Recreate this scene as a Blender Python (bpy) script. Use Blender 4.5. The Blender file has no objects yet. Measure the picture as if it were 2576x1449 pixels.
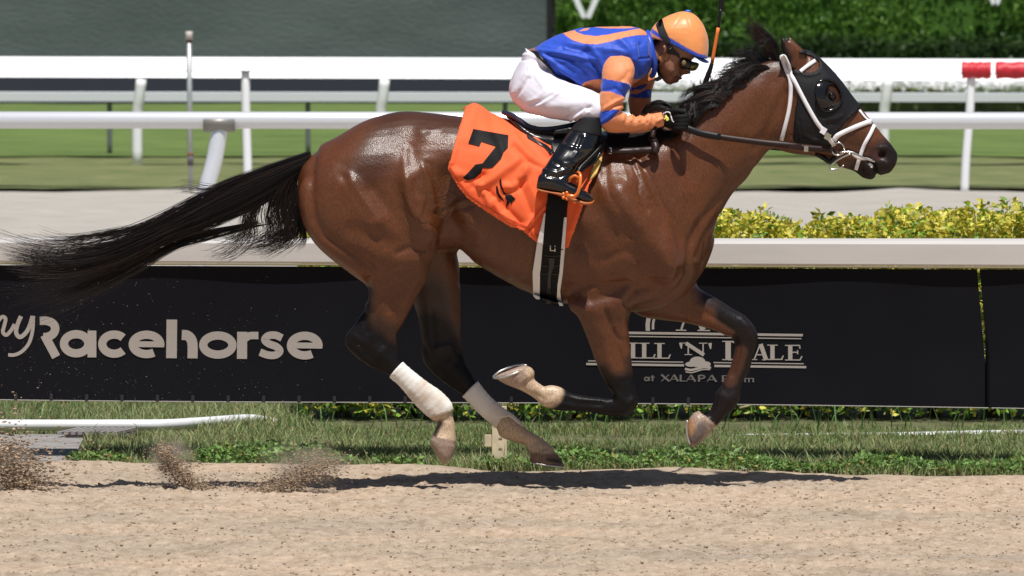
import bpy, bmesh, math, random
import numpy as np
from mathutils import Vector
from mathutils.bvhtree import BVHTree

random.seed(7); RNG = np.random.default_rng(7)
SC = bpy.context.scene
COL = SC.collection

# ---------------------------------------------------------------- camera
# 300 mm lens from the stand, 2.7 m above the track; pixel units below are
# those of the photograph scaled to 2575 x 1449.
CAM_H = 2.68
FPX = 21458.0
CX, CY = 1287.5, 724.5
PITCH = math.atan(1274.0 / 25000.0)
D0 = 36.0                                   # distance of the horse's mid plane
cam = bpy.data.cameras.new('camera'); camo = bpy.data.objects.new('camera', cam); COL.objects.link(camo)
camo.location = (0, 0, CAM_H); camo.rotation_euler = (math.pi/2 - PITCH, 0, 0)
cam.lens = 300; cam.sensor_width = 36; cam.clip_start = 0.5; cam.clip_end = 6000
cam.dof.use_dof = True; cam.dof.focus_distance = D0 - 0.15; cam.dof.aperture_fstop = 10
SC.camera = camo

# ---------------------------------------------------------------- light
SUN_EL, SUN_AZ = math.radians(68.5), math.radians(-10)   # azimuth from behind the camera, turned to the right
sd = Vector((-math.sin(-SUN_AZ)*math.cos(SUN_EL)*-1, -math.cos(SUN_AZ)*math.cos(SUN_EL), math.sin(SUN_EL)))  # towards the sun
world = bpy.data.worlds.new('World'); SC.world = world; world.use_nodes = True
wn = world.node_tree.nodes; wl = world.node_tree.links
bg = wn['Background']; sky = wn.new('ShaderNodeTexSky'); sky.sky_type = 'NISHITA'; sky.sun_disc = False
sky.sun_elevation = SUN_EL; sky.sun_rotation = math.atan2(sd.x, sd.y)
wl.new(sky.outputs[0], bg.inputs[0]); bg.inputs[1].default_value = 0.052
sl = bpy.data.lights.new('sun', 'SUN'); so = bpy.data.objects.new('sun', sl); COL.objects.link(so)
sl.energy = 5.0; sl.angle = math.radians(0.53); sl.color = (1.0, 0.965, 0.915)
so.rotation_euler = sd.to_track_quat('Z', 'Y').to_euler(); so.location = (0, 20, 30)
SC.view_settings.view_transform = 'Standard'; SC.view_settings.look = 'None'
SC.view_settings.exposure = 0.04; SC.view_settings.gamma = 1.0
SC.cycles.max_bounces = 6; SC.cycles.transparent_max_bounces = 12

# ---------------------------------------------------------------- pixel <-> place
CP, SP = math.cos(PITCH), math.sin(PITCH)
def P(u, v, Y):
    x = (u - CX)/FPX; y = (CY - v)/FPX
    dy = y*SP + CP; dz = y*CP - SP
    t = Y/dy
    return np.array((x*t, Y, CAM_H + dz*t))
def PA(uv, Y):
    uv = np.asarray(uv, float); x = (uv[:,0]-CX)/FPX; y = (CY-uv[:,1])/FPX
    dy = y*SP + CP; dz = y*CP - SP; t = Y/dy
    return np.stack([x*t, np.broadcast_to(Y, t.shape)*1.0, CAM_H + dz*t], 1)
def proj(V):
    V = np.asarray(V, float); rz = V[:,2]-CAM_H
    zc = V[:,1]*CP - rz*SP; yc = V[:,1]*SP + rz*CP
    return np.stack([CX + FPX*V[:,0]/zc, CY - FPX*yc/zc], 1)
def ground_y(v):                      # distance at which row v meets the ground
    y = (CY - v)/FPX
    return CAM_H*(y*SP+CP)/-(y*CP-SP)
def zoomer(x0, y0, k):                # helper: coordinates read off an enlarged view
    s = 2575/3000
    return lambda pts: [((x0+p[0]/k)*s, (y0+p[1]/k)*s) + tuple(p[2:]) for p in pts]
ZJ = zoomer(1400, 0, 3.22); ZH = zoomer(2000, 50, 2.8986); ZC = zoomer(1250, 300, 2.415)
ZR = zoomer(800, 300, 2.415); ZS = zoomer(1600, 400, 2.415); ZL = zoomer(950, 700, 2.07)
ZF = zoomer(1400, 800, 2.4156); ZT = zoomer(0, 400, 2.415); ZB = zoomer(0, 880, 2.576)
ZN = zoomer(1750, 850, 3.68); ZM = zoomer(1880, 80, 4.261); ZG = zoomer(1780, 280, 6.587); ZK = zoomer(1850, 80, 6.037)

# ---------------------------------------------------------------- mesh helpers
def link(name, me, parent=None, mat=None):
    o = bpy.data.objects.new(name, me); COL.objects.link(o)
    if mat is not None and me is not None:
        me.materials.clear(); me.materials.append(mat)
    if parent is not None: o.parent = parent
    return o
def mk(name, V, F, mat=None, parent=None, smooth=False, cols=None):
    me = bpy.data.meshes.new(name)
    V = np.asarray(V, float)
    if isinstance(F, np.ndarray):
        n, k = F.shape
        me.vertices.add(len(V)); me.vertices.foreach_set('co', V.ravel().astype(np.float32))
        me.loops.add(n*k); me.loops.foreach_set('vertex_index', F.ravel().astype(np.int32))
        me.polygons.add(n); me.polygons.foreach_set('loop_start', np.arange(0, n*k, k, dtype=np.int32))
        me.update(calc_edges=True); me.validate()
    else:
        me.from_pydata([tuple(v) for v in V], [], [tuple(int(i) for i in f) for f in F]); me.update()
    if smooth: me.polygons.foreach_set('use_smooth', np.ones(len(me.polygons), bool))
    if cols is not None: setcol(me, cols)
    return link(name, me, parent, mat)
def setcol(me, cols):
    a = me.color_attributes.get('Col') or me.color_attributes.new('Col', 'FLOAT_COLOR', 'POINT')
    c = np.ones((len(me.vertices), 4), np.float32); c[:, :3] = cols
    a.data.foreach_set('color', c.ravel())
def empty(name, loc, parent=None):
    o = bpy.data.objects.new(name, None); COL.objects.link(o); o.location = loc; o.empty_display_size = .1
    if parent: o.parent = parent
    return o
def keep(child, parent):              # parent without moving
    child.parent = parent; child.matrix_parent_inverse = parent.matrix_basis.inverted(); return child
def tag(o, label=None, cat=None, group=None, kind=None):
    if label: o['label'] = label
    if cat: o['category'] = cat
    if group: o['group'] = group
    if kind: o['kind'] = kind
    return o
def join(parts):
    V = []; F = []; n = 0
    for v, f in parts:
        V.append(np.asarray(v, float)); F += [tuple(i+n for i in q) for q in f]; n += len(v)
    return np.concatenate(V), F
def catmull(pts, sub):
    pts = np.asarray(pts, float)
    if len(pts) == 2: return np.array([pts[0]+(pts[1]-pts[0])*t for t in np.linspace(0, 1, sub+1)])
    p = np.concatenate([[2*pts[0]-pts[1]], pts, [2*pts[-1]-pts[-2]]]); out = []
    for i in range(1, len(p)-2):
        for t in np.arange(sub)/sub:
            a, b, c, d = p[i-1], p[i], p[i+1], p[i+2]
            out.append(.5*((2*b)+(c-a)*t+(2*a-5*b+4*c-d)*t*t+(3*b-a-3*c+d)*t**3))
    out.append(p[-2]); return np.array(out)
def tube_faces(m, n, cap=True):
    F = []
    for i in range(m-1):
        for j in range(n):
            F.append((i*n+j, i*n+(j+1) % n, (i+1)*n+(j+1) % n, (i+1)*n+j))
    if cap: F.append(tuple(range(n-1, -1, -1))); F.append(tuple((m-1)*n+j for j in range(n)))
    return F
def loft(st, n=28, sub=5, e=2.15, yo=0.0, flip=False, ws=1.0):
    """st: (ax, ay, bx, by, halfwidth, y) - the two outline points of each section"""
    s = catmull([tuple(q) for q in st], sub); th = np.linspace(0, 2*np.pi, n, endpoint=False)
    c = np.sign(np.cos(th))*np.abs(np.cos(th))**(2/e); sn = np.sign(np.sin(th))*np.abs(np.sin(th))**(2/e)
    V = []
    for ax, ay, bx, by, w, yc in s:
        y = (-yc if flip else yc) + yo + D0
        A = P(ax, ay, y); B = P(bx, by, y); m = (A+B)/2; h = (A-B)/2*ws
        V.append(m + c[:, None]*h + sn[:, None]*np.array((0, max(w, .002)*ws, 0)))
    V = np.concatenate(V); return V, tube_faces(len(s), n)
def tube(path, r, n=8, sub=1, cap=True):
    """round bar along 3D points, r scalar or per point"""
    p = np.asarray(path, float)
    rr = np.broadcast_to(np.asarray(r, float), (len(p),)) if np.ndim(r) == 0 else np.asarray(r, float)
    if sub > 1:
        q = catmull(np.concatenate([p, rr[:, None]], 1), sub); p = q[:, :3]; rr = q[:, 3]
    t = np.gradient(p, axis=0); t /= np.linalg.norm(t, axis=1)[:, None]+1e-12
    up = np.array((0, 1., 0)) if abs(t[0][1]) < .9 else np.array((0, 0, 1.))
    V = []; a = np.cross(t[0], up); a /= np.linalg.norm(a)
    th = np.linspace(0, 2*np.pi, n, endpoint=False)
    for i in range(len(p)):
        a = a - t[i]*a.dot(t[i]); a /= np.linalg.norm(a)+1e-12; b = np.cross(t[i], a)
        V.append(p[i] + rr[i]*(np.cos(th)[:, None]*a + np.sin(th)[:, None]*b))
    return np.concatenate(V), tube_faces(len(p), n, cap)
def box(x0, x1, y0, y1, z0, z1):
    V = [(x, y, z) for x in (x0, x1) for y in (y0, y1) for z in (z0, z1)]
    return np.array(V, float), [(0, 1, 3, 2), (4, 6, 7, 5), (0, 4, 5, 1), (2, 3, 7, 6), (0, 2, 6, 4), (1, 5, 7, 3)]
def remesh(parts, voxel, smooth=8):
    V, F = join(parts); me = bpy.data.meshes.new('tmp'); me.from_pydata(V.tolist(), [], F); me.update()
    bm = bmesh.new(); bm.from_mesh(me); bmesh.ops.recalc_face_normals(bm, faces=bm.faces); bm.to_mesh(me); bm.free()
    o = bpy.data.objects.new('tmp', me); COL.objects.link(o)
    m = o.modifiers.new('r', 'REMESH'); m.mode = 'VOXEL'; m.voxel_size = voxel; m.adaptivity = 0
    dg = bpy.context.evaluated_depsgraph_get(); r = bpy.data.meshes.new_from_object(o.evaluated_get(dg))
    bpy.data.objects.remove(o); bpy.data.meshes.remove(me)
    V = np.zeros(len(r.vertices)*3, np.float32); r.vertices.foreach_get('co', V); V = V.reshape(-1, 3).astype(float)
    F = np.zeros(len(r.loops), np.int32); r.loops.foreach_get('vertex_index', F); F = F.reshape(-1, 4)
    bpy.data.meshes.remove(r)
    V = relax(V, F, smooth)
    return V, F
def relax(V, F, it, lam=.55, mu=-.57):
    E = np.concatenate([F[:, [0, 1]], F[:, [1, 2]], F[:, [2, 3]], F[:, [3, 0]]])
    cnt = np.bincount(E[:, 0], minlength=len(V)) + np.bincount(E[:, 1], minlength=len(V)) + 1e-9
    for k in range(it):
        for f in (lam, mu):
            s = np.stack([np.bincount(E[:, 0], V[E[:, 1], d], len(V)) + np.bincount(E[:, 1], V[E[:, 0], d], len(V)) for d in range(3)], 1)
            V = V + f*(s/cnt[:, None]-V)
    return V
def normals(V, F):
    a = V[F[:, 2]]-V[F[:, 0]]; b = V[F[:, 3]]-V[F[:, 1]]; fn = np.cross(a, b); N = np.zeros_like(V)
    for k in range(4):
        for d in range(3): N[:, d] += np.bincount(F[:, k], fn[:, d], len(V))
    return N/(np.linalg.norm(N, axis=1)[:, None]+1e-12)
def pdist(U, line):
    """distance of pixels U to a polyline"""
    L = np.asarray(line, float); best = np.full(len(U), 1e9)
    if len(L) == 1: return np.hypot(*(U-L[0]).T)
    for a, b in zip(L[:-1], L[1:]):
        d = b-a; t = np.clip(((U-a)@d)/(d@d+1e-9), 0, 1); best = np.minimum(best, np.hypot(*(U-a-t[:, None]*d).T))
    return best
def inside(U, poly):
    p = np.asarray(poly, float); r = np.zeros(len(U), bool); x, y = U[:, 0], U[:, 1]
    for (x0, y0), (x1, y1) in zip(p, np.roll(p, -1, 0)):
        c = ((y0 > y) != (y1 > y)); xx = (x1-x0)*(y-y0)/((y1-y0)+1e-12)+x0; r ^= c & (x < xx)
    return r
def nearest_on(poly, q):
    p = np.asarray(poly, float); best = None
    for a, b in zip(p, np.roll(p, -1, 0)):
        d = b-a; t = min(1, max(0, float((q-a)@d/(d@d+1e-12)))); c = a+t*d; k = float(np.hypot(*(q-c)))
        if best is None or k < best[0]: best = (k, c)
    return best
def snap_boundary(V, F, U, poly, lim):
    E = {}
    for q in F:
        for a, b in zip(q, np.roll(q, -1)):
            k = (min(a, b), max(a, b)); E[k] = E.get(k, 0)+1
    for i in {i for k, c in E.items() if c == 1 for i in k}:
        k, c = nearest_on(poly, U[i])
        if k < lim: V[i] = P(c[0], c[1], V[i][1])
    return V
def patch(V, F, poly, offset, ysel=None, snap=14, N=None):
    """the piece of a surface inside an outline, lifted off it"""
    U = proj(V); m = inside(U, poly)
    if ysel is not None: m &= ysel(V)
    f = F[m[F].all(1)]; ids = np.unique(f); mp = -np.ones(len(V), int); mp[ids] = np.arange(len(ids))
    f = mp[f]; N = normals(V, F) if N is None else N
    v = V[ids].copy(); v = snap_boundary(v, f, U[ids], poly, snap) + N[ids]*offset
    return v, f, N[ids]
def vnoise(p, seed=0):
    """smooth value noise for n x d points"""
    p = np.asarray(p, float); d = p.shape[1]; i = np.floor(p).astype(np.int64); f = p-i; f = f*f*(3-2*f); r = np.zeros(len(p))
    for c in range(2**d):
        o = np.array([(c >> k) & 1 for k in range(d)]); h = np.full(len(p), seed*7919+17, np.int64)
        for k in range(d): h = (h*73856093) ^ ((i[:, k]+o[k])*(19349663+2*k*83492791)); h &= 0x7fffffff
        h = (h*1103515245+12345) & 0x7fffffff; h = ((h >> 8)*1664525+1013904223) & 0x7fffffff
        w = np.prod(np.where(o, f, 1-f), 1); r += w*((h >> 7) % 65536)/65535.
    return r*2-1
def fbm(p, oc=4, seed=0):
    return sum(vnoise(np.asarray(p)*2**k, seed+k)*.5**k for k in range(oc))

# ---------------------------------------------------------------- materials
def mat(name, col=(.5, .5, .5), rough=.6, metal=0., spec=.5, attr=False, var=0., vscale=20., bump=0., bscale=80., coat=0., sheen=0.,
        stretch=(1, 1, 1), trans=0., rvar=0.):
    m = bpy.data.materials.new(name); m.use_nodes = True; nt = m.node_tree; b = nt.nodes['Principled BSDF']; L = nt.links.new
    b.inputs['Roughness'].default_value = rough; b.inputs['Metallic'].default_value = metal
    b.inputs['Specular IOR Level'].default_value = spec; b.inputs['Coat Weight'].default_value = coat
    b.inputs['Coat Roughness'].default_value = .15; b.inputs['Sheen Weight'].default_value = sheen
    b.inputs['Base Color'].default_value = (*col, 1); src = None
    tc = nt.nodes.new('ShaderNodeTexCoord'); mp = nt.nodes.new('ShaderNodeMapping'); mp.inputs['Scale'].default_value = stretch
    L(tc.outputs['Object'], mp.inputs[0])
    if attr:
        at = nt.nodes.new('ShaderNodeAttribute'); at.attribute_name = 'Col'; src = at.outputs['Color']; L(src, b.inputs['Base Color'])
    if var:
        nz = nt.nodes.new('ShaderNodeTexNoise'); nz.inputs['Scale'].default_value = vscale; nz.inputs['Detail'].default_value = 5; L(mp.outputs[0], nz.inputs[0])
        mr = nt.nodes.new('ShaderNodeMapRange'); mr.inputs[1].default_value = .3; mr.inputs[2].default_value = .7
        mr.inputs[3].default_value = 1-var; mr.inputs[4].default_value = 1+var; L(nz.outputs[0], mr.inputs[0])
        mx = nt.nodes.new('ShaderNodeMix'); mx.data_type = 'RGBA'; mx.blend_type = 'MULTIPLY'; mx.inputs[0].default_value = 1
        if src: L(src, mx.inputs[6])
        else: mx.inputs[6].default_value = (*col, 1)
        L(mr.outputs[0], mx.inputs[7]); L(mx.outputs[2], b.inputs['Base Color'])
    if rvar:
        n3 = nt.nodes.new('ShaderNodeTexNoise'); n3.inputs['Scale'].default_value = 9; n3.inputs['Detail'].default_value = 6; L(mp.outputs[0], n3.inputs[0])
        m3 = nt.nodes.new('ShaderNodeMapRange'); m3.inputs[1].default_value = .3; m3.inputs[2].default_value = .7
        m3.inputs[3].default_value = rough-rvar; m3.inputs[4].default_value = rough+rvar; L(n3.outputs[0], m3.inputs[0]); L(m3.outputs[0], b.inputs['Roughness'])
    if bump:
        n2 = nt.nodes.new('ShaderNodeTexNoise'); n2.inputs['Scale'].default_value = bscale; n2.inputs['Detail'].default_value = 6; L(mp.outputs[0], n2.inputs[0])
        bp = nt.nodes.new('ShaderNodeBump'); bp.inputs['Strength'].default_value = bump; bp.inputs['Distance'].default_value = .01
        L(n2.outputs[0], bp.inputs['Height']); L(bp.outputs[0], b.inputs['Normal'])
    if trans:
        b.inputs['Transmission Weight'].default_value = trans
    return m
# ================================================================= the horse
TRUNK = [(757,442,755,498,.05,0),(790,381,768,556,.15,0),(850,345,800,614,.20,0),(920,303,872,655,.245,0),(1000,281,985,668,.262,0),
 (1080,284,1080,632,.262,0),(1160,297,1140,634,.265,0),(1250,311,1200,669,.275,0),(1340,331,1280,714,.282,0),(1430,338,1365,749,.275,0),
 (1520,330,1452,771,.255,0),(1600,322,1560,786,.235,0),(1680,318,1655,776,.21,0),(1745,420,1722,742,.165,0),(1782,520,1752,705,.09,0)]
NECK = [(1560,345,1690,745,.16,0),(1640,318,1775,640,.15,0),(1690,282,1803,560,.125,0),(1750,232,1838,492,.105,0),(1815,192,1878,450,.095,0),
 (1880,166,1912,404,.088,0),(1935,150,1938,376,.08,0),(1985,146,1972,376,.07,0)]
HEAD = [(1958,150,1945,360,.05,0),(1996,130,1962,378,.083,0),(2036,131,1998,388,.094,0),(2072,161,2040,392,.098,0),(2108,200,2072,398,.09,0),(2146,251,2098,408,.068,0),
 (2182,292,2126,419,.056,0),(2214,332,2150,428,.05,0),(2240,362,2168,440,.05,0),(2253,383,2185,449,.046,0),(2257,398,2212,442,.036,0),(2250,418,2236,434,.02,0)]
LOWLIP = [(2120,408,2105,418,.02,0),(2150,424,2146,430,.03,0),(2172,432,2160,440,.032,0),(2196,438,2172,448,.03,0),(2206,440,2192,451,.018,0)]
nh = -.125
NHIND = [(1085,335,830,400,.07,nh),(1102,440,762,468,.125,nh),(1111,550,764,548,.135,nh-.01),(1111,598,800,616,.128,nh-.015),(1100,632,866,672,.112,nh-.015),
 (1080,668,914,712,.09,nh-.01),(1070,706,921,748,.076,nh),(1043,758,911,783,.06,nh),(1018,806,893,818,.048,nh),(1000,838,868,848,.044,nh),(999,868,874,876,.043,nh),
 (1006,895,915,912,.04,nh),(1011,913,980,946,.034,nh),(1064,957,1022,988,.033,nh),(1105,986,1049,1018,.034,nh),(1131,1014,1074,1042,.038,nh),(1136,1036,1080,1052,.038,nh),
 (1143,1064,1097,1064,.034,nh),(1146,1090,1092,1082,.036,nh),(1147,1112,1085,1098,.046,nh),(1146,1128,1082,1116,.05,nh),(1136,1152,1098,1145,.045,nh),(1122,1167,1112,1166,.02,nh)]
fh = .12
FHIND = [(1180,500,1000,520,.08,fh),(1175,600,1000,640,.10,fh),(1158,655,1020,700,.085,fh),(1156,746,1038,758,.066,fh),(1157,800,1051,802,.054,fh),(1157,832,1059,852,.047,fh),
 (1162,880,1061,900,.045,fh),(1172,914,1082,932,.042,fh),(1186,938,1122,966,.038,fh),(1199,961,1165,995,.034,fh),(1234,1003,1205,1036,.032,fh),(1275,1035,1236,1063,.033,fh),
 (1296,1052,1249,1078,.037,fh),(1314,1072,1258,1098,.038,fh),(1335,1086,1288,1110,.035,fh),(1352,1096,1313,1117,.033,fh),(1374,1112,1331,1136,.038,fh),(1397,1135,1330,1148,.048,fh),
 (1411,1156,1334,1161,.053,fh),(1420,1172,1342,1166,.05,fh)]
nf = -.125
NFORE = [(1640,560,1440,560,.06,nf+.05),(1640,700,1425,690,.09,nf+.02),(1600,760,1428,768,.088,nf),(1580,808,1452,796,.074,nf),(1583,857,1472,840,.062,nf),(1588,912,1503,922,.05,nf),
 (1594,962,1525,968,.044,nf),(1603,998,1536,992,.043,nf),(1601,1024,1535,1000,.042,nf),(1572,1047,1523,1002,.038,nf),(1522,1044,1505,1000,.031,nf),(1480,1035,1468,995,.028,nf),
 (1436,1033,1436,989,.029,nf),(1398,1032,1412,975,.034,nf),(1366,1020,1390,969,.036,nf),(1338,998,1366,969,.031,nf),(1310,982,1345,955,.033,nf),(1290,974,1344,936,.044,nf),
 (1270,966,1335,924,.05,nf),(1250,954,1318,920,.053,nf),(1243,948,1300,924,.045,nf)]
ff = .125
FFORE = [(1740,660,1560,760,.06,ff-.03),(1752,716,1610,795,.08,ff-.02),(1775,736,1672,806,.075,ff),(1800,749,1728,813,.066,ff),(1842,776,1784,827,.055,ff),(1877,798,1822,840,.05,ff),
 (1900,832,1842,858,.047,ff),(1904,862,1846,880,.044,ff),(1893,898,1840,910,.036,ff),(1884,934,1830,938,.03,ff),(1866,964,1817,964,.03,ff),(1860,1000,1797,1000,.036,ff),
 (1850,1023,1787,1030,.036,ff),(1824,1049,1774,1045,.031,ff),(1803,1070,1764,1040,.035,ff),(1795,1078,1754,1032,.045,ff),(1787,1088,1735,1050,.05,ff),(1774,1102,1727,1078,.05,ff),
 (1755,1118,1731,1108,.04,ff),(1744,1126,1738,1124,.02,ff)]
def ear(st, yc): return [(a, b, c, d, w, yc) for a, b, c, d, w in st]
EAR = ZH([(902,156,0,0),(905,158,0,0)])
def pair(z, L, yc): return [z([(a, b)])[0] + z([(c, d)])[0] + (w, yc) for a, b, c, d, w in L]
EARB = pair(ZH, [(900,440,1040,400,.02),(925,380,1040,310,.022),(915,300,1005,262,.022),(895,225,950,210,.016),(893,175,920,172,.008),(898,158,908,156,.003)], -.055)
EARI = pair(ZH, [(900,420,960,440,.012),(850,310,945,370,.018),(836,240,930,290,.018),(834,200,900,225,.013),(840,172,872,190,.006),(848,163,858,168,.002)], -.072)
PEC = [(1770,560,1700,600,.05,.09),(1797,600,1720,700,.08,.09),(1776,668,1690,750,.085,.09),(1745,715,1660,775,.06,.08)]
PECN = [(1700,560,1560,600,.04,-.10),(1712,640,1560,680,.07,-.11),(1690,700,1560,740,.07,-.11),(1640,740,1570,770,.04,-.10)]

trunk_parts = [loft(TRUNK, 40, 6, 2.25), loft(NECK, 32, 6, 2.1)]
parts = trunk_parts + [loft(HEAD, 32, 6, 2.3), loft(LOWLIP, 20, 5), loft(NHIND, 28, 6, 2.2), loft(FHIND, 28, 6, 2.2),
    loft(NFORE, 28, 6, 2.2), loft(FFORE, 28, 6, 2.2), loft(PEC, 20, 5), loft(PECN, 20, 5),
    loft(EARB, 16, 5), loft(EARI, 16, 5), loft(EARB, 16, 5, flip=True), loft(EARI, 16, 5, flip=True)]
HV, HF = remesh(parts, .0066, 10)
TV, TF = remesh(trunk_parts + [loft(NHIND[:6], 28, 5), loft(NFORE[:4], 28, 5)]+[loft([(a, b, c, d, w, -y) for a, b, c, d, w, y in NHIND[:6]], 28, 5)], .012, 14)

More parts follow.
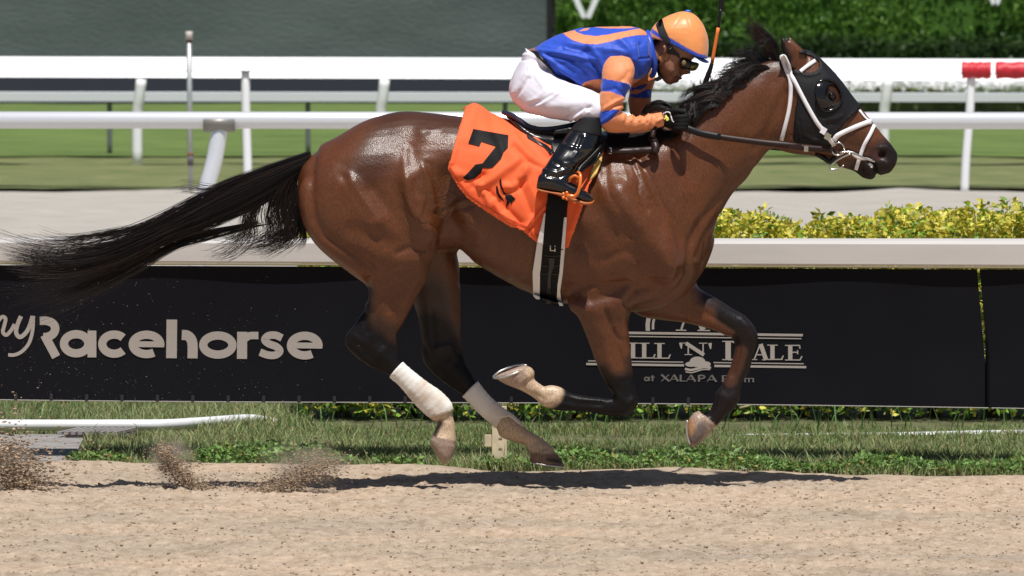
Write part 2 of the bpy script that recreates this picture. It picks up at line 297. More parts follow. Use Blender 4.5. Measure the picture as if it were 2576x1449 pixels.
# muscles, veins and folds: (outline in pixels, radius in pixels, height in m); near = side towards the camera, 0 both
R_, S_ = ZR, ZS
MUSCLE = [
 (ZF([(1000,870),(1060,930),(1100,900)]), 8, .006, 0), (ZF([(930,830),(960,900),(930,960)]), 7, -.007, 0), (ZF([(700,900),(880,905)]), 5, .004, 0), (ZF([(640,950),(860,965)]), 5, .004, 0), (ZF([(560,880),(480,930)]), 9, .005, 0),
 (ZF([(400,850),(470,900)]), 6, -.005, 0), (ZF([(310,690),(350,730),(300,780)]), 5, .005, 0), (ZF([(260,720),(330,700)]), 4, -.004, 0), (ZF([(1790,450),(1850,520)]), 7, -.007, 0), (ZF([(1870,330),(1930,400),(1950,480)]), 9, .005, 0), (ZF([(1700,850),(1760,900),(1820,870)]), 12, .006, 0), (ZF([(1900,560),(1850,720)]), 6, .004, 0),
 (ZL([(700,980),(745,1020)]), 12, .005, 0), (ZL([(700,1090),(760,1100)]), 7, -.005, 0), (ZL([(660,1215),(720,1225),(780,1250)]), 6, .005, 0), (ZL([(1100,1120),(1150,1150)]), 14, .006, 0), (ZL([(1230,1240),(1290,1230)]), 8, -.005, 0), (ZL([(1270,1300),(1380,1280)]), 6, .005, 0),
 (ZL([(200,480),(150,600)]), 9, .005, 0), (ZL([(300,660),(420,760)]), 8, .004, 0), (ZL([(250,700),(380,800)]), 6, -.005, 0), (ZL([(600,640),(660,760)]), 8, -.006, 0), (ZL([(820,300),(820,560)]), 8, .004, 0), (ZL([(650,450),(670,640)]), 8, -.006, 0),
 (S_([(500,420),(630,600),(760,760),(850,900)]), 42, .050, 0), (S_([(860,900),(820,960)]), 26, .018, 0), (S_([(380,300),(420,460),(500,560)]), 18, .012, 0), (S_([(900,120),(1000,60)]), 40, .012, 0),
 (R_([(945,560),(1000,740),(1080,880)]), 22, .020, 0), (R_([(550,600),(640,740),(720,850)]), 22, .014, 0), (R_([(1320,760),(1420,900)]), 26, .014, 0),
 (R_([(680,1250),(650,1400)]), 9, -.010, 0), (R_([(760,1300),(730,1449)]), 14, .007, 0), (ZL([(300,400),(330,560),(360,640)]), 9, -.006, 0), (ZL([(390,470),(390,600)]), 8, .005, 0),
 (ZH([(1690,1170)]), 9, -.018, 0), (ZH([(1655,1350),(1630,1280),(1560,1210)]), 5, -.016, 0), (ZH([(1560,1300),(1590,1340)]), 9, .010, 0), (ZH([(1740,1280)]), 12, .006, 0), (ZH([(1300,1120),(1420,1180)]), 9, -.006, 0),
 (R_([(1240,520),(1235,700),(1250,900),(1330,1010)]), 34, -.030, 0), (R_([(1020,500),(1060,700),(1080,880)]), 42, .020, 0), (R_([(620,480),(720,720),(860,900)]), 70, .012, 0),
 (R_([(700,620),(860,820),(980,960)]), 16, -.008, 0), (R_([(820,230),(960,300)]), 40, -.008, 0), (R_([(1300,200),(1240,420)]), 40, .010, 0), (R_([(800,1000),(700,940),(560,900)]), 24, -.010, 0),
 (S_([(200,700),(180,900),(190,1050)]), 30, -.018, 0), (S_([(480,560),(600,760),(640,900)]), 60, .020, 0), (S_([(870,780)]), 34, .014, 0), (S_([(1000,500),(960,700)]), 26, -.010, 0), (S_([(1150,250),(1050,420),(1000,560)]), 40, .010, 0),
 (S_([(250,760),(330,880)]), 24, -.008, 0), (S_([(400,1010),(540,960)]), 18, .010, 0), (S_([(420,860),(560,800),(640,860)]), 9, -.006, 0),
 (R_([(300,330),(282,500),(280,700),(300,830),(365,935),(480,1012),(600,1082),(700,1175)]), 11, -.013, 0),
 (R_([(230,480),(215,650),(250,830),(330,960),(470,1090),(620,1190)]), 20, .010, 0),
 (R_([(420,480),(430,700),(560,880),(700,960)]), 60, .012, 0),
 (R_([(505,540),(590,690),(690,815)]), 10, -.006, 0), (R_([(560,520),(650,680),(760,830)]), 16, .006, 0),
 (R_([(940,330),(930,480),(945,640),(1000,790),(1060,900),(1135,965)]), 12, .008, 0),
 (R_([(1010,560),(990,680),(1040,800),(1110,890)]), 9, -.007, 0), (R_([(1050,690),(1030,780),(1090,880)]), 7, .006, 0),
 (R_([(1065,460),(1110,560),(1135,680),(1150,745)]), 7, .008, 0), (R_([(1090,440),(1150,600),(1175,720)]), 9, -.008, 0),
 (R_([(1160,780),(1195,860),(1183,960),(1120,1020)]), 9, -.012, 0), (R_([(1120,830),(1150,900),(1110,960)]), 18, .010, 0),
 (R_([(960,350),(1000,420)]), 22, -.008, 0), (R_([(1060,210)]), 18, .010, 0), (R_([(1090,205),(1170,195)]), 6, .004, 0),
 (R_([(880,1065),(960,1030),(1080,1042)]), 8, -.008, 0), (R_([(900,1130),(1000,1120),(1060,1190),(1050,1230)]), 18, .009, 0),
 (R_([(880,1190),(1000,1160)]), 7, -.004, 0), (R_([(1000,1250),(930,1400)]), 14, .005, 0), (R_([(880,1300),(850,1449)]), 12, -.005, 0),
 (R_([(700,1180),(760,1290),(720,1449)]), 12, -.006, 0), (R_([(800,950),(950,1000),(1050,1010)]), 30, -.008, 0),
 # flank folds
 (R_([(1200,830),(1260,740),(1350,690)]), 6, .006, 0), (R_([(1215,860),(1290,760),(1400,730)]), 6, -.007, 0), (R_([(1210,780),(1290,690)]), 6, -.006, 0),
 (R_([(1380,740),(1420,850)]), 8, .004, 0), (R_([(1260,880),(1449,960)]), 20, -.006, 0),
 # belly
 (ZL([(960,150),(1040,190),(1110,240)]), 6, .007, 0), (ZL([(880,120),(1000,190),(1130,255)]), 12, -.006, 0), 
 # shoulder
 (S_([(420,170),(408,300),(430,430),(520,560),(585,690)]), 9, -.009, 0), (S_([(470,200),(480,330),(560,480),(650,620)]), 16, .006, 0),
 (S_([(590,150),(640,290),(640,420),(700,520)]), 7, -.008, 0), (S_([(620,140),(680,290),(720,420)]), 7, .006, 0),
 (S_([(650,130),(715,290),(800,460),(895,600),(930,760),(905,930)]), 10, -.011, 0), (S_([(600,330),(730,520),(840,680),(860,850)]), 36, .016, 0),
 (S_([(530,180),(560,300)]), 7, .005, 0), (S_([(690,260),(770,400)]), 6, .004, 0),
 (S_([(330,640),(420,760),(520,820)]), 40, .012, 0), (S_([(250,880),(400,940),(560,900)]), 34, .012, 0),
 (S_([(215,1130),(330,1150),(450,1120),(545,1050),(610,985)]), 16, -.011, 0), (S_([(600,1000),(720,960),(850,960)]), 12, .008, 0),
 (S_([(560,1190),(620,1090),(800,1045),(920,965)]), 9, -.012, 0), (S_([(600,1210),(800,1165),(900,1095),(1000,960)]), 9, -.011, 0), (S_([(640,1140),(800,1100),(900,1030)]), 12, .009, 0),
 (S_([(1440,210),(1330,300),(1200,480),(1085,620),(1010,780),(975,930)]), 12, -.014, 0), (S_([(1300,370),(1130,600),(1060,780),(1010,900)]), 13, .006, 0),
 (S_([(1220,560),(1130,680),(1050,850)]), 9, -.008, 0),
 (S_([(430,1240),(450,1350),(520,1440)]), 6, -.008, 0), (S_([(520,1180),(545,1300),(560,1400)]), 9, .006, 0), (S_([(300,1240),(380,1400)]), 14, .006, 0),
 (ZF([(910,270),(960,400),(1010,600),(1060,760)]), 6, -.008, 0), (ZF([(860,300),(900,500),(950,700)]), 12, .006, 0), (ZF([(1000,300),(1040,500),(1075,750)]), 8, .005, 0),
 (ZF([(600,900),(750,920),(880,930)]), 6, -.006, 0), (ZF([(1090,900),(1030,980)]), 10, .005, 0),
 # far fore leg
 (ZF([(1500,330),(1650,360),(1760,430)]), 8, .006, 0), (ZF([(1560,260),(1700,330),(1800,400)]), 7, -.006, 0), (ZF([(1900,380),(1940,440)]), 14, .006, 0),
 (ZF([(1850,560),(1800,720)]), 7, -.006, 0),
 # neck and head
 (ZH([(640,640),(560,760),(420,900),(280,1000)]), 30, .006, 0), (ZH([(870,650),(800,780),(700,1000),(620,1110)]), 12, -.008, 0),
 (ZH([(760,560),(700,680),(560,900)]), 20, -.004, 0), (ZH([(950,620),(930,800),(930,1010)]), 9, -.009, 0), (ZH([(1030,620),(1080,900)]), 30, .006, 0),
 (ZH([(1700,1170)]), 8, -.022, 0), (ZH([(1660,1120),(1740,1110),(1800,1160),(1790,1240),(1720,1250)]), 6, .006, 0),
 (ZH([(1640,1330),(1620,1250),(1540,1190),(1420,1150)]), 4, -.010, 0), (ZH([(1540,1200),(1580,1300)]), 8, .004, 0),
 (ZH([(1340,1050),(1450,1100),(1560,1130)]), 8, -.004, 0), (ZH([(1450,960),(1600,1080)]), 14, .004, 0), (ZH([(1260,900),(1400,960)]), 10, -.004, 0),
 # hocks, fetlocks
 (ZL([(190,600),(260,640),(290,590)]), 8, .006, 0), (ZL([(240,430),(260,560)]), 8, -.007, 0), (ZL([(390,640),(340,700)]), 12, .005, 0), (ZL([(150,640),(300,760)]), 8, .004, 0),
 (ZL([(700,660),(760,650),(790,720),(720,790)]), 9, .006, 0), (ZL([(820,700),(800,760)]), 7, -.006, 0), (ZL([(700,780),(800,880)]), 7, -.004, 0),
 (ZL([(640,1200),(700,1225),(797,1250)]), 4, -.006, 0), (ZL([(1240,1320),(1330,1275),(1400,1290)]), 4, -.005, 0), (ZL([(690,1110),(670,1180)]), 7, -.005, 0),
 (ZF([(390,750),(300,800),(240,770)]), 4, -.004, 0), (ZF([(470,800),(430,880)]), 7, -.005, 0), (ZF([(1550,980),(1600,1050),(1660,1105)]), 4, -.005, 0),
]
def sculpt(V, F, strokes):
    for line, r, h, side in strokes:
        U = proj(V); d = pdist(U, line); m = d < r*2.6
        if not m.any(): continue
        N = normals(V, F)
        V = V + N*(h*np.exp(-(d/r)**2)*m)[:, None]
    return V
U0 = proj(HV)
def sculpt_fast(V, F, strokes):
    N = normals(V, F); U = proj(V); tot = np.zeros(len(V))
    for line, r, h, side in strokes: tot += h*(.8 if r < 10 else 1. if r < 20 else 1.15)*np.exp(-(pdist(U, line)/r)**2)
    return V + N*tot[:, None]
HV = sculpt_fast(HV, HF, MUSCLE)
# fine skin folds of the flank, ribs
U = proj(HV); N = normals(HV, HF)
fl = np.exp(-(pdist(U, R_([(1200,560),(1240,720),(1260,820)]))/26)**2)
cen = np.array(R_([(1120,620)])[0]); rad = np.hypot(*(U-cen).T); ang = np.arctan2(*(U-cen).T)
HV += N*(fl*.0035*np.sin(U[:, 1]*.9+U[:, 0]*.35+3*vnoise(U*.05)))[:, None]
rib = np.exp(-(pdist(U, [(1230,560),(1330,660)])/60)**2)
HV += N*(rib*.0025*np.sin(U[:, 0]*.17+U[:, 1]*.05))[:, None]
vein = sum(np.exp(-(pdist(U, S_(l))/2.6)**2) for l in ([(420,180),(412,300),(440,440),(510,540)], [(640,300),(635,400),(660,470)], [(700,250),(760,370),(830,520),(870,600)], [(590,180),(620,260),(650,330)],
   [(1130,30),(1160,110)], [(1210,180),(1225,230)]))
vein = vein + sum(np.exp(-(pdist(U, R_(l))/2.4)**2) for l in ([(1065,460),(1120,580),(1140,700)], [(930,640),(990,800),(1090,930)], [(1000,530),(1080,640),(1040,800)], [(1050,860),(1120,950)]))
HV += N*(vein*.0028)[:, None]
HV = relax(HV, HF, 1)
HU = proj(HV); HN = normals(HV, HF)

# ---- coat colours
BR = np.array((.106, .0322, .0095)); BLK = np.array((.007, .006, .0065)); TAN = np.array((.50, .365, .245)); HOOF = np.array((.30, .215, .165))
cols = np.tile(BR, (len(HV), 1)); near = HV[:, 1] < D0
def paint(line, r, soft, c, k=1., sel=None):
    d = pdist(HU, line); a = np.clip((r+soft-d)/soft, 0, 1); a = a*a*(3-2*a)*k
    if sel is not None: a = a*sel
    cols[:] = cols*(1-a[:, None])+np.asarray(c)*a[:, None]
nz = fbm(HV*9, 3, 5)
cols *= (1+.10*nz)[:, None]
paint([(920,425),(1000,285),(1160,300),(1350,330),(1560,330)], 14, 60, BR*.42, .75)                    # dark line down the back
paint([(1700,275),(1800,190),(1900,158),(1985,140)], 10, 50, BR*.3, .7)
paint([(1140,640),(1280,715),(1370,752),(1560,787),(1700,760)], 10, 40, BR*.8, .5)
paint([(755,450),(760,540),(800,610)], 6, 40, BR*1.15, .5)
NS, FS = near, ~near
paint([(880,845),(905,870),(950,905),(1010,940),(1060,990)], 44, 30, BLK, 1, NS)
paint([(900,800),(985,850)], 14, 34, BLK, .7, NS)
paint([(922,735),(908,790)], 10, 22, BLK, .9, NS)
paint([(1060,985),(1110,1030),(1120,1090)], 60, 10, TAN, 1, NS & (HU[:, 1] > 960))
paint(ZL([(665,1190),(680,1150),(700,1120)]), 4, 9, BLK, .9, NS)
paint([(1116,1112),(1116,1170)], 42, 6, HOOF, 1, NS & (HU[:, 1] > 1096 + (HU[:, 0]-1085)*.22))
paint([(1575,1000),(1590,1022),(1500,1015),(1430,1008),(1395,1005)], 46, 34, BLK, 1, NS)
paint(ZF([(880,700),(950,800),(1040,900)]), 10, 24, BLK, .85, NS); paint(ZF([(1075,620),(1095,780)]), 6, 16, BLK, .7, NS)
paint([(1375,985),(1330,960),(1280,950)], 34, 14, TAN, 1, NS)
paint([(1310,940),(1260,950)], 30, 8, HOOF*1.2, 1, NS & (HU[:, 0] < 1325))
paint([(1850,795),(1888,850),(1868,930),(1835,1000),(1805,1055)], 40, 24, BLK*1.4, .97, FS)
paint(ZF([(1640,170),(1760,230),(1880,320)]), 12, 26, BLK*1.6, .9, FS); paint(ZF([(1560,300),(1680,370),(1780,430)]), 6, 12, BR*1.1, .8, FS)
paint(ZF([(1860,560),(1830,660),(1790,760)]), 8, 16, BR*.8, .75, FS)
paint([(1765,1060),(1745,1115)], 52, 8, HOOF*1.1, 1, FS & (HU[:, 0] < 1800) & (HU[:, 1] > 1040-(HU[:, 0]-1752)*-.9-14) & (HU[:, 1] > 1028))
paint(ZF([(1500,1060),(1510,1130)]), 4, 12, (.45, .22, .10), .8, FS); paint(ZF([(1590,1090),(1540,1180)]), 7, 12, (.10, .08, .08), .8, FS)
paint([(1075,860),(1105,920),(1180,970)], 56, 40, BLK, 1, FS)
paint([(1060,760),(1075,840)], 50, 60, BLK*2, .75, FS & (HU[:, 1] > 620) & (HU[:, 0] < 1200))  # far gaskin darkened: the body's shade painted into the coat
paint([(1260,1080),(1320,1100),(1400,1150)], 60, 8, TAN*.9, 1, FS & (HU[:, 1] > 1040) & (HU[:, 0] < 1440))
paint([(1340,1160),(1420,1165)], 18, 8, (.17, .10, .06), 1, FS & (HU[:, 1] > 1120))
paint(ZL([(1360,1340),(1430,1350)]), 3, 5, BLK, .8, FS)
paint([(2232,392),(2200,430),(2165,438)], 26, 34, BLK*1.2, .95)
paint([(2150,360),(2110,395)], 20, 40, BR*.5, .6)
paint(ZH([(1650,1180)]), 10, 10, (.05, .016, .014), .9)
paint(ZH([(840,200),(850,300),(900,380)]), 20, 8, BLK, .95); paint(ZH([(900,165)]), 8, 8, BLK, .8); paint(ZH([(945,230),(1000,330)]), 12, 14, BR*1.2, .7)
paint([(2010,160),(2040,190)], 14, 12, BR*.9, .8)
paint(ZH([(1262,650),(1290,690)]), 14, 16, BR*.28, .9)
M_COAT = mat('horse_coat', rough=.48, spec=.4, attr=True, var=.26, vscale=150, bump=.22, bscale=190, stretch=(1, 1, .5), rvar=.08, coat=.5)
nt_ = M_COAT.node_tree; pb_ = nt_.nodes['Principled BSDF']; pb_.inputs['Coat Roughness'].default_value = .25
nt_.links.new([q for q in nt_.nodes if q.type == 'BUMP'][0].outputs[0], pb_.inputs['Coat Normal'])
sp_ = nt_.nodes.new('ShaderNodeSeparateColor'); nt_.links.new([q for q in nt_.nodes if q.type == 'ATTRIBUTE'][0].outputs['Color'], sp_.inputs[0])
for lo_, hi_, sock in ((.12, .30, 'Specular IOR Level'), (.12, .42, 'Coat Weight')):
    q_ = nt_.nodes.new('ShaderNodeMapRange'); q_.inputs[1].default_value = .008; q_.inputs[2].default_value = .045; q_.inputs[3].default_value = lo_; q_.inputs[4].default_value = hi_
    nt_.links.new(sp_.outputs[0], q_.inputs[0]); nt_.links.new(q_.outputs[0], pb_.inputs[sock])
horse = empty('race_horse', (P(1287, 600, D0)[0], D0, 0))
tag(horse, 'bay racehorse at full gallop with black mane and tail, all feet off the sand', 'horse')
def hpart(name, V, F, m, smooth=True, c=None, parent=None):
    o = mk(name, V, F, m, None, smooth, c); keep(o, horse)
    return o
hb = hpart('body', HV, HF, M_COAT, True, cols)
HBVH = BVHTree.FromPolygons(HV.tolist(), HF.tolist())
# ================================================================= hair of the horse
M_HAIR = mat('black_hair', (.010, .008, .009), rough=.36, spec=.45, attr=True)
def resample(p, m):
    p = np.asarray(p, float); d = np.concatenate([[0], np.cumsum(np.linalg.norm(np.diff(p[:, :2], axis=0), axis=1))]); d /= d[-1]
    t = np.linspace(0, 1, m); return np.stack([np.interp(t, d, p[:, k]) for k in range(p.shape[1])], 1)
def strands(groups, m=20, r0=.0011, seed=1, clump=.5, tip=.25, ind=.6, fc=.06):
    """groups: list of (guides, count, spread px, depth spread m, min length); each strand blends two neighbouring guides (u, v, y)"""
    rg = np.random.default_rng(seed); VV = []; FF = []; CC = []; n = 0
    base = np.array([(0, 0), (1, .2), (.2, 1)])-.4
    for guides, cnt, spread, dsp, lmin in groups:
        G = np.array([resample(catmull([(*g[:2], g[2] if len(g) > 2 else 0.) for g in gd], 6), m) for gd in guides]); t = np.linspace(0, 1, m)
        ncl = max(3, int(cnt*fc)); cl = [(rg.uniform(0, len(G)-1), rg.normal(0, 1, 4), rg.uniform(-1, 1, (4, 2))) for _ in range(ncl)]
        for k in range(cnt):
            c = cl[rg.integers(ncl)]; s = np.clip(c[0]*clump + rg.uniform(0, len(G)-1)*(1-clump), 0, len(G)-1-1e-6) if len(G) > 1 else 0.
            i = int(s); f = s-i; p = G[i]*(1-f)+(G[min(i+1, len(G)-1)])*f
            L = rg.uniform(lmin, 1.0); tt = t*L; p = np.stack([np.interp(tt, t, p[:, q]) for q in range(3)], 1)
            q = c[1]*.85+rg.normal(0, 1, 4)*ind; ph = c[2][0]*3.1+rg.uniform(0, 6.28*ind, 2)
            grow = .12+tt**1.2
            p[:, 0] += spread*grow*(q[0]*.5+.22*np.sin(tt*7+ph[0])); p[:, 1] += spread*grow*(q[1]*.5+.25*np.sin(tt*6+ph[1]+q[3]))
            p[:, 2] += dsp*(.35+tt)*q[2]*.6
            X = PA(p[:, :2], D0+p[:, 2]); rr = r0*rg.uniform(.7, 1.4)*(1-(1-tip)*tt**2)
            T = np.gradient(X, axis=0); T /= np.linalg.norm(T, axis=1)[:, None]+1e-9
            A = np.cross(T, (0, 1, 0)); A /= np.linalg.norm(A, axis=1)[:, None]+1e-9; B = np.cross(T, A)
            ring = X[:, None, :]+rr[:, None, None]*1.6*(base[None, :, :1]*A[:, None, :]+base[None, :, 1:]*B[:, None, :])
            VV.append(ring.reshape(-1, 3)); idx = n+np.arange(m*3).reshape(m, 3)
            FF.append(np.stack([idx[:-1], np.roll(idx[:-1], -1, 1), np.roll(idx[1:], -1, 1), idx[1:]], -1).reshape(-1, 4)); n += m*3
            b = rg.uniform(.6, 1.5); CC.append(np.tile(np.array((.011, .0080, .008))*b+np.array((.030, .011, .005))*max(0, q[3])*.5, (m*3, 1)))
    return np.concatenate(VV), np.concatenate(FF), np.concatenate(CC)
T_ = ZT
def gy(pts, y0, y1):
    n = len(pts); return [(*p, y0+(y1-y0)*i/(n-1)) for i, p in enumerate(pts)]
main = [gy(T_(g), a, b) for g, a, b in [
 ([(2200,105),(1950,185),(1650,290),(1400,420),(1150,570),(850,690),(450,745),(60,700)], -.02, .02),
 ([(2185,130),(1900,240),(1600,370),(1330,520),(1080,650),(800,760),(420,820),(0,735)], -.03, -.02),
 ([(2175,160),(1880,300),(1560,450),(1280,600),(1040,710),(760,820),(400,880),(0,800)], -.04, -.04),
 ([(2160,200),(1850,370),(1500,540),(1230,650),(1000,760),(740,870),(400,930),(20,905)], -.04, -.05),
 ([(2150,240),(1840,430),(1480,600),(1210,690),(980,800),(720,910),(480,1010),(200,1120)], -.03, -.03),
 ([(2140,280),(1860,480),(1500,640),(1230,715),(1010,830),(790,950),(620,1060),(540,1230)], -.02, 0)]]
low = [gy(T_(g), a, b) for g, a, b in [
 ([(1900,600),(1700,640),(1500,680),(1240,730),(1050,830),(800,960),(500,1080),(250,1150),(0,1170)], 0, .02),
 ([(1500,660),(1200,760),(900,920),(640,1020),(400,1050),(240,1080),(200,1115)], 0, .03)]]
curtain = [gy(T_(g), a, b) for g, a, b in [
 ([(2140,180),(2110,330),(2110,470),(2150,600),(2170,690),(2100,760),(1960,800)], -.02, .0),
 ([(2110,230),(2050,380),(2050,520),(2090,640),(2060,720),(1930,770),(1800,790)], -.03, -.01),
 ([(2060,260),(1970,420),(1960,560),(1990,660),(1930,720),(1800,760),(1700,770)], -.03, -.02),
 ([(1980,300),(1880,450),(1850,580),(1890,670),(1830,720),(1720,745),(1600,730)], -.03, -.01),
 ([(1900,330),(1790,470),(1720,570),(1700,640),(1640,690),(1560,700),(1480,690)], -.02, 0)]]
wisp = [gy(T_(g), 0, 0) for g in [([(1900,240),(1700,290),(1500,300),(1280,262)]), ([(1700,330),(1450,400),(1250,400),(1160,440)])]]
wisp2 = [gy(T_(g), 0, 0) for g in [([(1300,540),(1100,600),(800,640),(500,680),(330,690),(150,655)]), ([(1200,610),(1000,670),(700,740),(450,760),(220,680)])]]
hug = [gy(T_(g), a, b) for g, a, b in [([(2190,120),(2150,230),(2125,380),(2130,520),(2165,640),(2190,720),(2150,780)], -.03, -.02), ([(2160,150),(2120,300),(2095,440),(2110,560),(2140,660),(2130,740),(2060,790)], -.03, -.03)]]
Vt, Ft, Ct = strands([(hug, 260, 12, .02, .65), (main, 1300, 20, .03, .38), (main, 420, 36, .03, .85), (main[:3], 200, 44, .05, .4), (low, 260, 40, .03, .55), (curtain, 520, 34, .03, .6), (curtain[3:], 120, 60, .03, .8), (wisp, 26, 20, .02, .6), (wisp2, 70, 30, .02, .6)], 26, .00095, 3, .7, .25, .38, .035)
hpart('tail', Vt, Ft, M_HAIR, True, Ct)

H_, M_ = ZH, ZM
mane_g = [gy(M_(g), a, b) for g, a, b in [
 # poll tuft going up, then locks swept back along the crest, then long locks hanging to the withers
 ([(1700,520),(1640,430),(1560,330),(1480,240),(1430,180),(1390,90)], -.01, 0),
 ([(1600,560),(1500,440),(1400,370),(1300,350),(1230,380),(1170,440)], -.03, -.02),
 ([(1520,620),(1400,500),(1280,450),(1180,470),(1100,520),(1070,560)], -.05, -.05),
 ([(1420,680),(1300,600),(1200,560),(1100,580),(1000,610),(950,660)], -.06, -.07),
 ([(1300,740),(1180,680),(1080,660),(980,690),(930,760),(880,840)], -.07, -.08),
 ([(1180,800),(1050,750),(930,750),(800,800),(660,880),(540,980)], -.08, -.09),
 ([(1080,860),(960,820),(840,830),(700,900),(580,1000),(520,1120)], -.09, -.10),
 ([(1000,940),(900,900),(790,930),(680,1020),(600,1130),(560,1230)], -.10, -.11),
 ([(920,1010),(850,1010),(770,1080),(700,1160),(650,1230),(600,1260)], -.11, -.12)]]
tuft = [gy(M_(g), a, b) for g, a, b in [
 ([(1650,520),(1560,400),(1440,320),(1390,220),(1340,110),(1305,20)], 0, 0),
 ([(1680,500),(1620,380),(1560,280),(1500,200),(1440,110),(1400,70)], 0, .02),
 ([(1720,500),(1690,380),(1640,270),(1580,180),(1530,130),(1450,90)], -.01, 0),
 ([(1740,500),(1740,380),(1700,290),(1650,240),(1600,230),(1540,250)], -.01, -.03),
 ([(1640,540),(1500,420),(1380,340),(1270,320),(1200,420),(1150,500)], 0, .01)]]
crestroots = [gy(M_(g), a, b) for g, a, b in [
 ([(1740,540),(1620,500),(1500,490),(1380,520),(1290,580)], -.02, -.06),
 ([(1600,560),(1450,540),(1320,570),(1220,640),(1130,720)], -.02, -.08),
 ([(1400,560),(1280,580),(1150,640),(1050,720),(980,800)], -.02, -.09),
 ([(1200,620),(1080,680),(950,770),(870,870),(820,980)], -.02, -.11),
 ([(1020,740),(880,820),(750,920),(660,1040),(640,1180)], -.02, -.13),
 ([(850,800),(720,880),(600,980),(530,1100),(520,1220)], -.02, -.14),
 ([(700,900),(560,980),(460,1060),(400,1150),(400,1250)], -.02, -.13)]]
loop = [gy(M_(g), a, b) for g, a, b in [([(0,1070),(60,980),(180,920),(290,930),(360,990),(400,1060)], .0, -.02), ([(30,1080),(120,1000),(230,980),(330,1020),(420,1100)], -.03, -.03),
 ([(80,1090),(180,1040),(300,1040),(400,1090),(500,1150)], -.05, -.06)]]
wis = [gy(M_(g), 0, 0) for g in ([(900,740),(820,720),(700,760),(560,850),(500,950)], [(640,800),(620,740),(590,700)], [(750,760),(730,680),(690,620)], [(860,720),(870,640),(840,560)], [(1180,520),(1150,420),(1190,320),(1250,200)])]
Vm, Fm, Cm = strands([(mane_g, 1300, 30, .02, .6), (crestroots, 2000, 20, .02, .7), (tuft, 420, 46, .03, .8), (loop, 420, 8, .03, .85)]+[([w, w], 8, 14, .02, .7) for w in wis], 20, .00135, 9, .93, .3, .24, .028)
hpart('mane', Vm, Fm, M_HAIR, True, Cm)

# ---- horseshoe on the lifted near fore, eye
M_SHOE = mat('worn_steel', (.55, .53, .50), rough=.35, metal=.8, var=.2, vscale=60)
sh = ZF([(345,655),(270,655),(170,690),(118,728),(118,742),(180,738),(270,708),(320,690)])
y_ = [D0+nf+.02, D0+nf+.05, D0+nf+.05, D0+nf+.02, D0+nf-.02, D0+nf-.05, D0+nf-.05, D0+nf-.03]
hpart('horseshoe', *tube([P(a, b, y) for (a, b), y in zip(sh, y_)], .0055, 8, 5), M_SHOE)
sh2 = ZL([(1275,1362),(1330,1372),(1400,1380),(1455,1386)])
hpart('horseshoe', *tube([P(a, b, D0+fh-.05+.0*i) for i, (a, b) in enumerate(sh2)], .005, 8, 4), M_SHOE)
sh3 = ZF([(1482,1045),(1476,1090),(1482,1150),(1500,1215)])
hpart('horseshoe', *tube([P(a, b, D0+ff-.04) for i, (a, b) in enumerate(sh3)], .005, 8, 4), M_SHOE)

# ================================================================= tack
M_VINYL = mat('black_stretch_hood', (.011, .011, .0135), rough=.55, spec=.25, bump=.25, bscale=500)
M_WHITE = mat('white_web', (.80, .79, .82), rough=.5, bump=.1, bscale=700)
M_LEATH = mat('dark_brown_leather', (.022, .009, .008), rough=.42, spec=.35, var=.2, vscale=60)
M_BLKL = mat('black_leather', (.008, .008, .009), rough=.35, spec=.3)
M_METAL = mat('bit_steel', (.62, .60, .57), rough=.22, metal=1)
def solid(o, t, off=1.):
    m = o.modifiers.new('thick', 'SOLIDIFY'); m.thickness = t; m.offset = off; return o
# hood
hoodpoly = H_([(980,300),(1010,285),(1080,300),(1150,350),(1290,490),(1400,630),(1508,762),(1470,810),(1380,890),(1320,960),(1290,1010),(1260,1085),(1130,1085),(1040,1070),(950,1065),(945,1000),(960,800),(985,640),(930,440),(990,460),(1060,485),(1120,475),(1158,430),(1150,385),(1100,345),(1030,320),(990,318)])
hv, hf, hn = patch(HV, HF, hoodpoly, .004, N=HN)
eyehole = H_([(1240,575),(1295,580),(1330,630),(1342,700),(1312,738),(1262,725),(1228,685),(1220,625)])
hf = hf[~inside(proj(hv)[hf].mean(1), eyehole)]
hu = proj(hv)
for l, r, h in [(H_([(1010,850),(1030,1000),(1120,1040)]), 3, .004), (H_([(980,900),(1000,1020)]), 3, .004), (H_([(1200,880),(1280,870),(1350,840)]), 4, .004), (H_([(1000,1050),(1200,1040)]), 3, .005), (H_([(1180,800),(1230,920),(1180,1010)]), 5, -.004),
                (H_([(950,470),(1060,500),(1150,480)]), 2.5, .004), (H_([(1320,950),(1470,800)]), 3, .004)]:
    hv += hn*(h*np.exp(-(pdist(hu, l)/r)**2))[:, None]
hood = tag(solid(mk('blinker_hood', hv, hf, M_VINYL, None, True), .004), 'black stretch blinker hood with cup over the racehorse face', 'hood')
def hit(u, v, bvh, yd=-.3):
    o = Vector((0, 0, CAM_H)); d = (Vector(P(u, v, D0))-o).normalized()
    r = bvh.ray_cast(o, d); return (np.array(r[0]), np.array(r[1])) if r[0] else (None, None)
HOODB = BVHTree.FromPolygons(np.concatenate([HV, hv+hn*.004]).tolist(), [tuple(f) for f in HF]+[tuple(f+len(HV)) for f in hf])
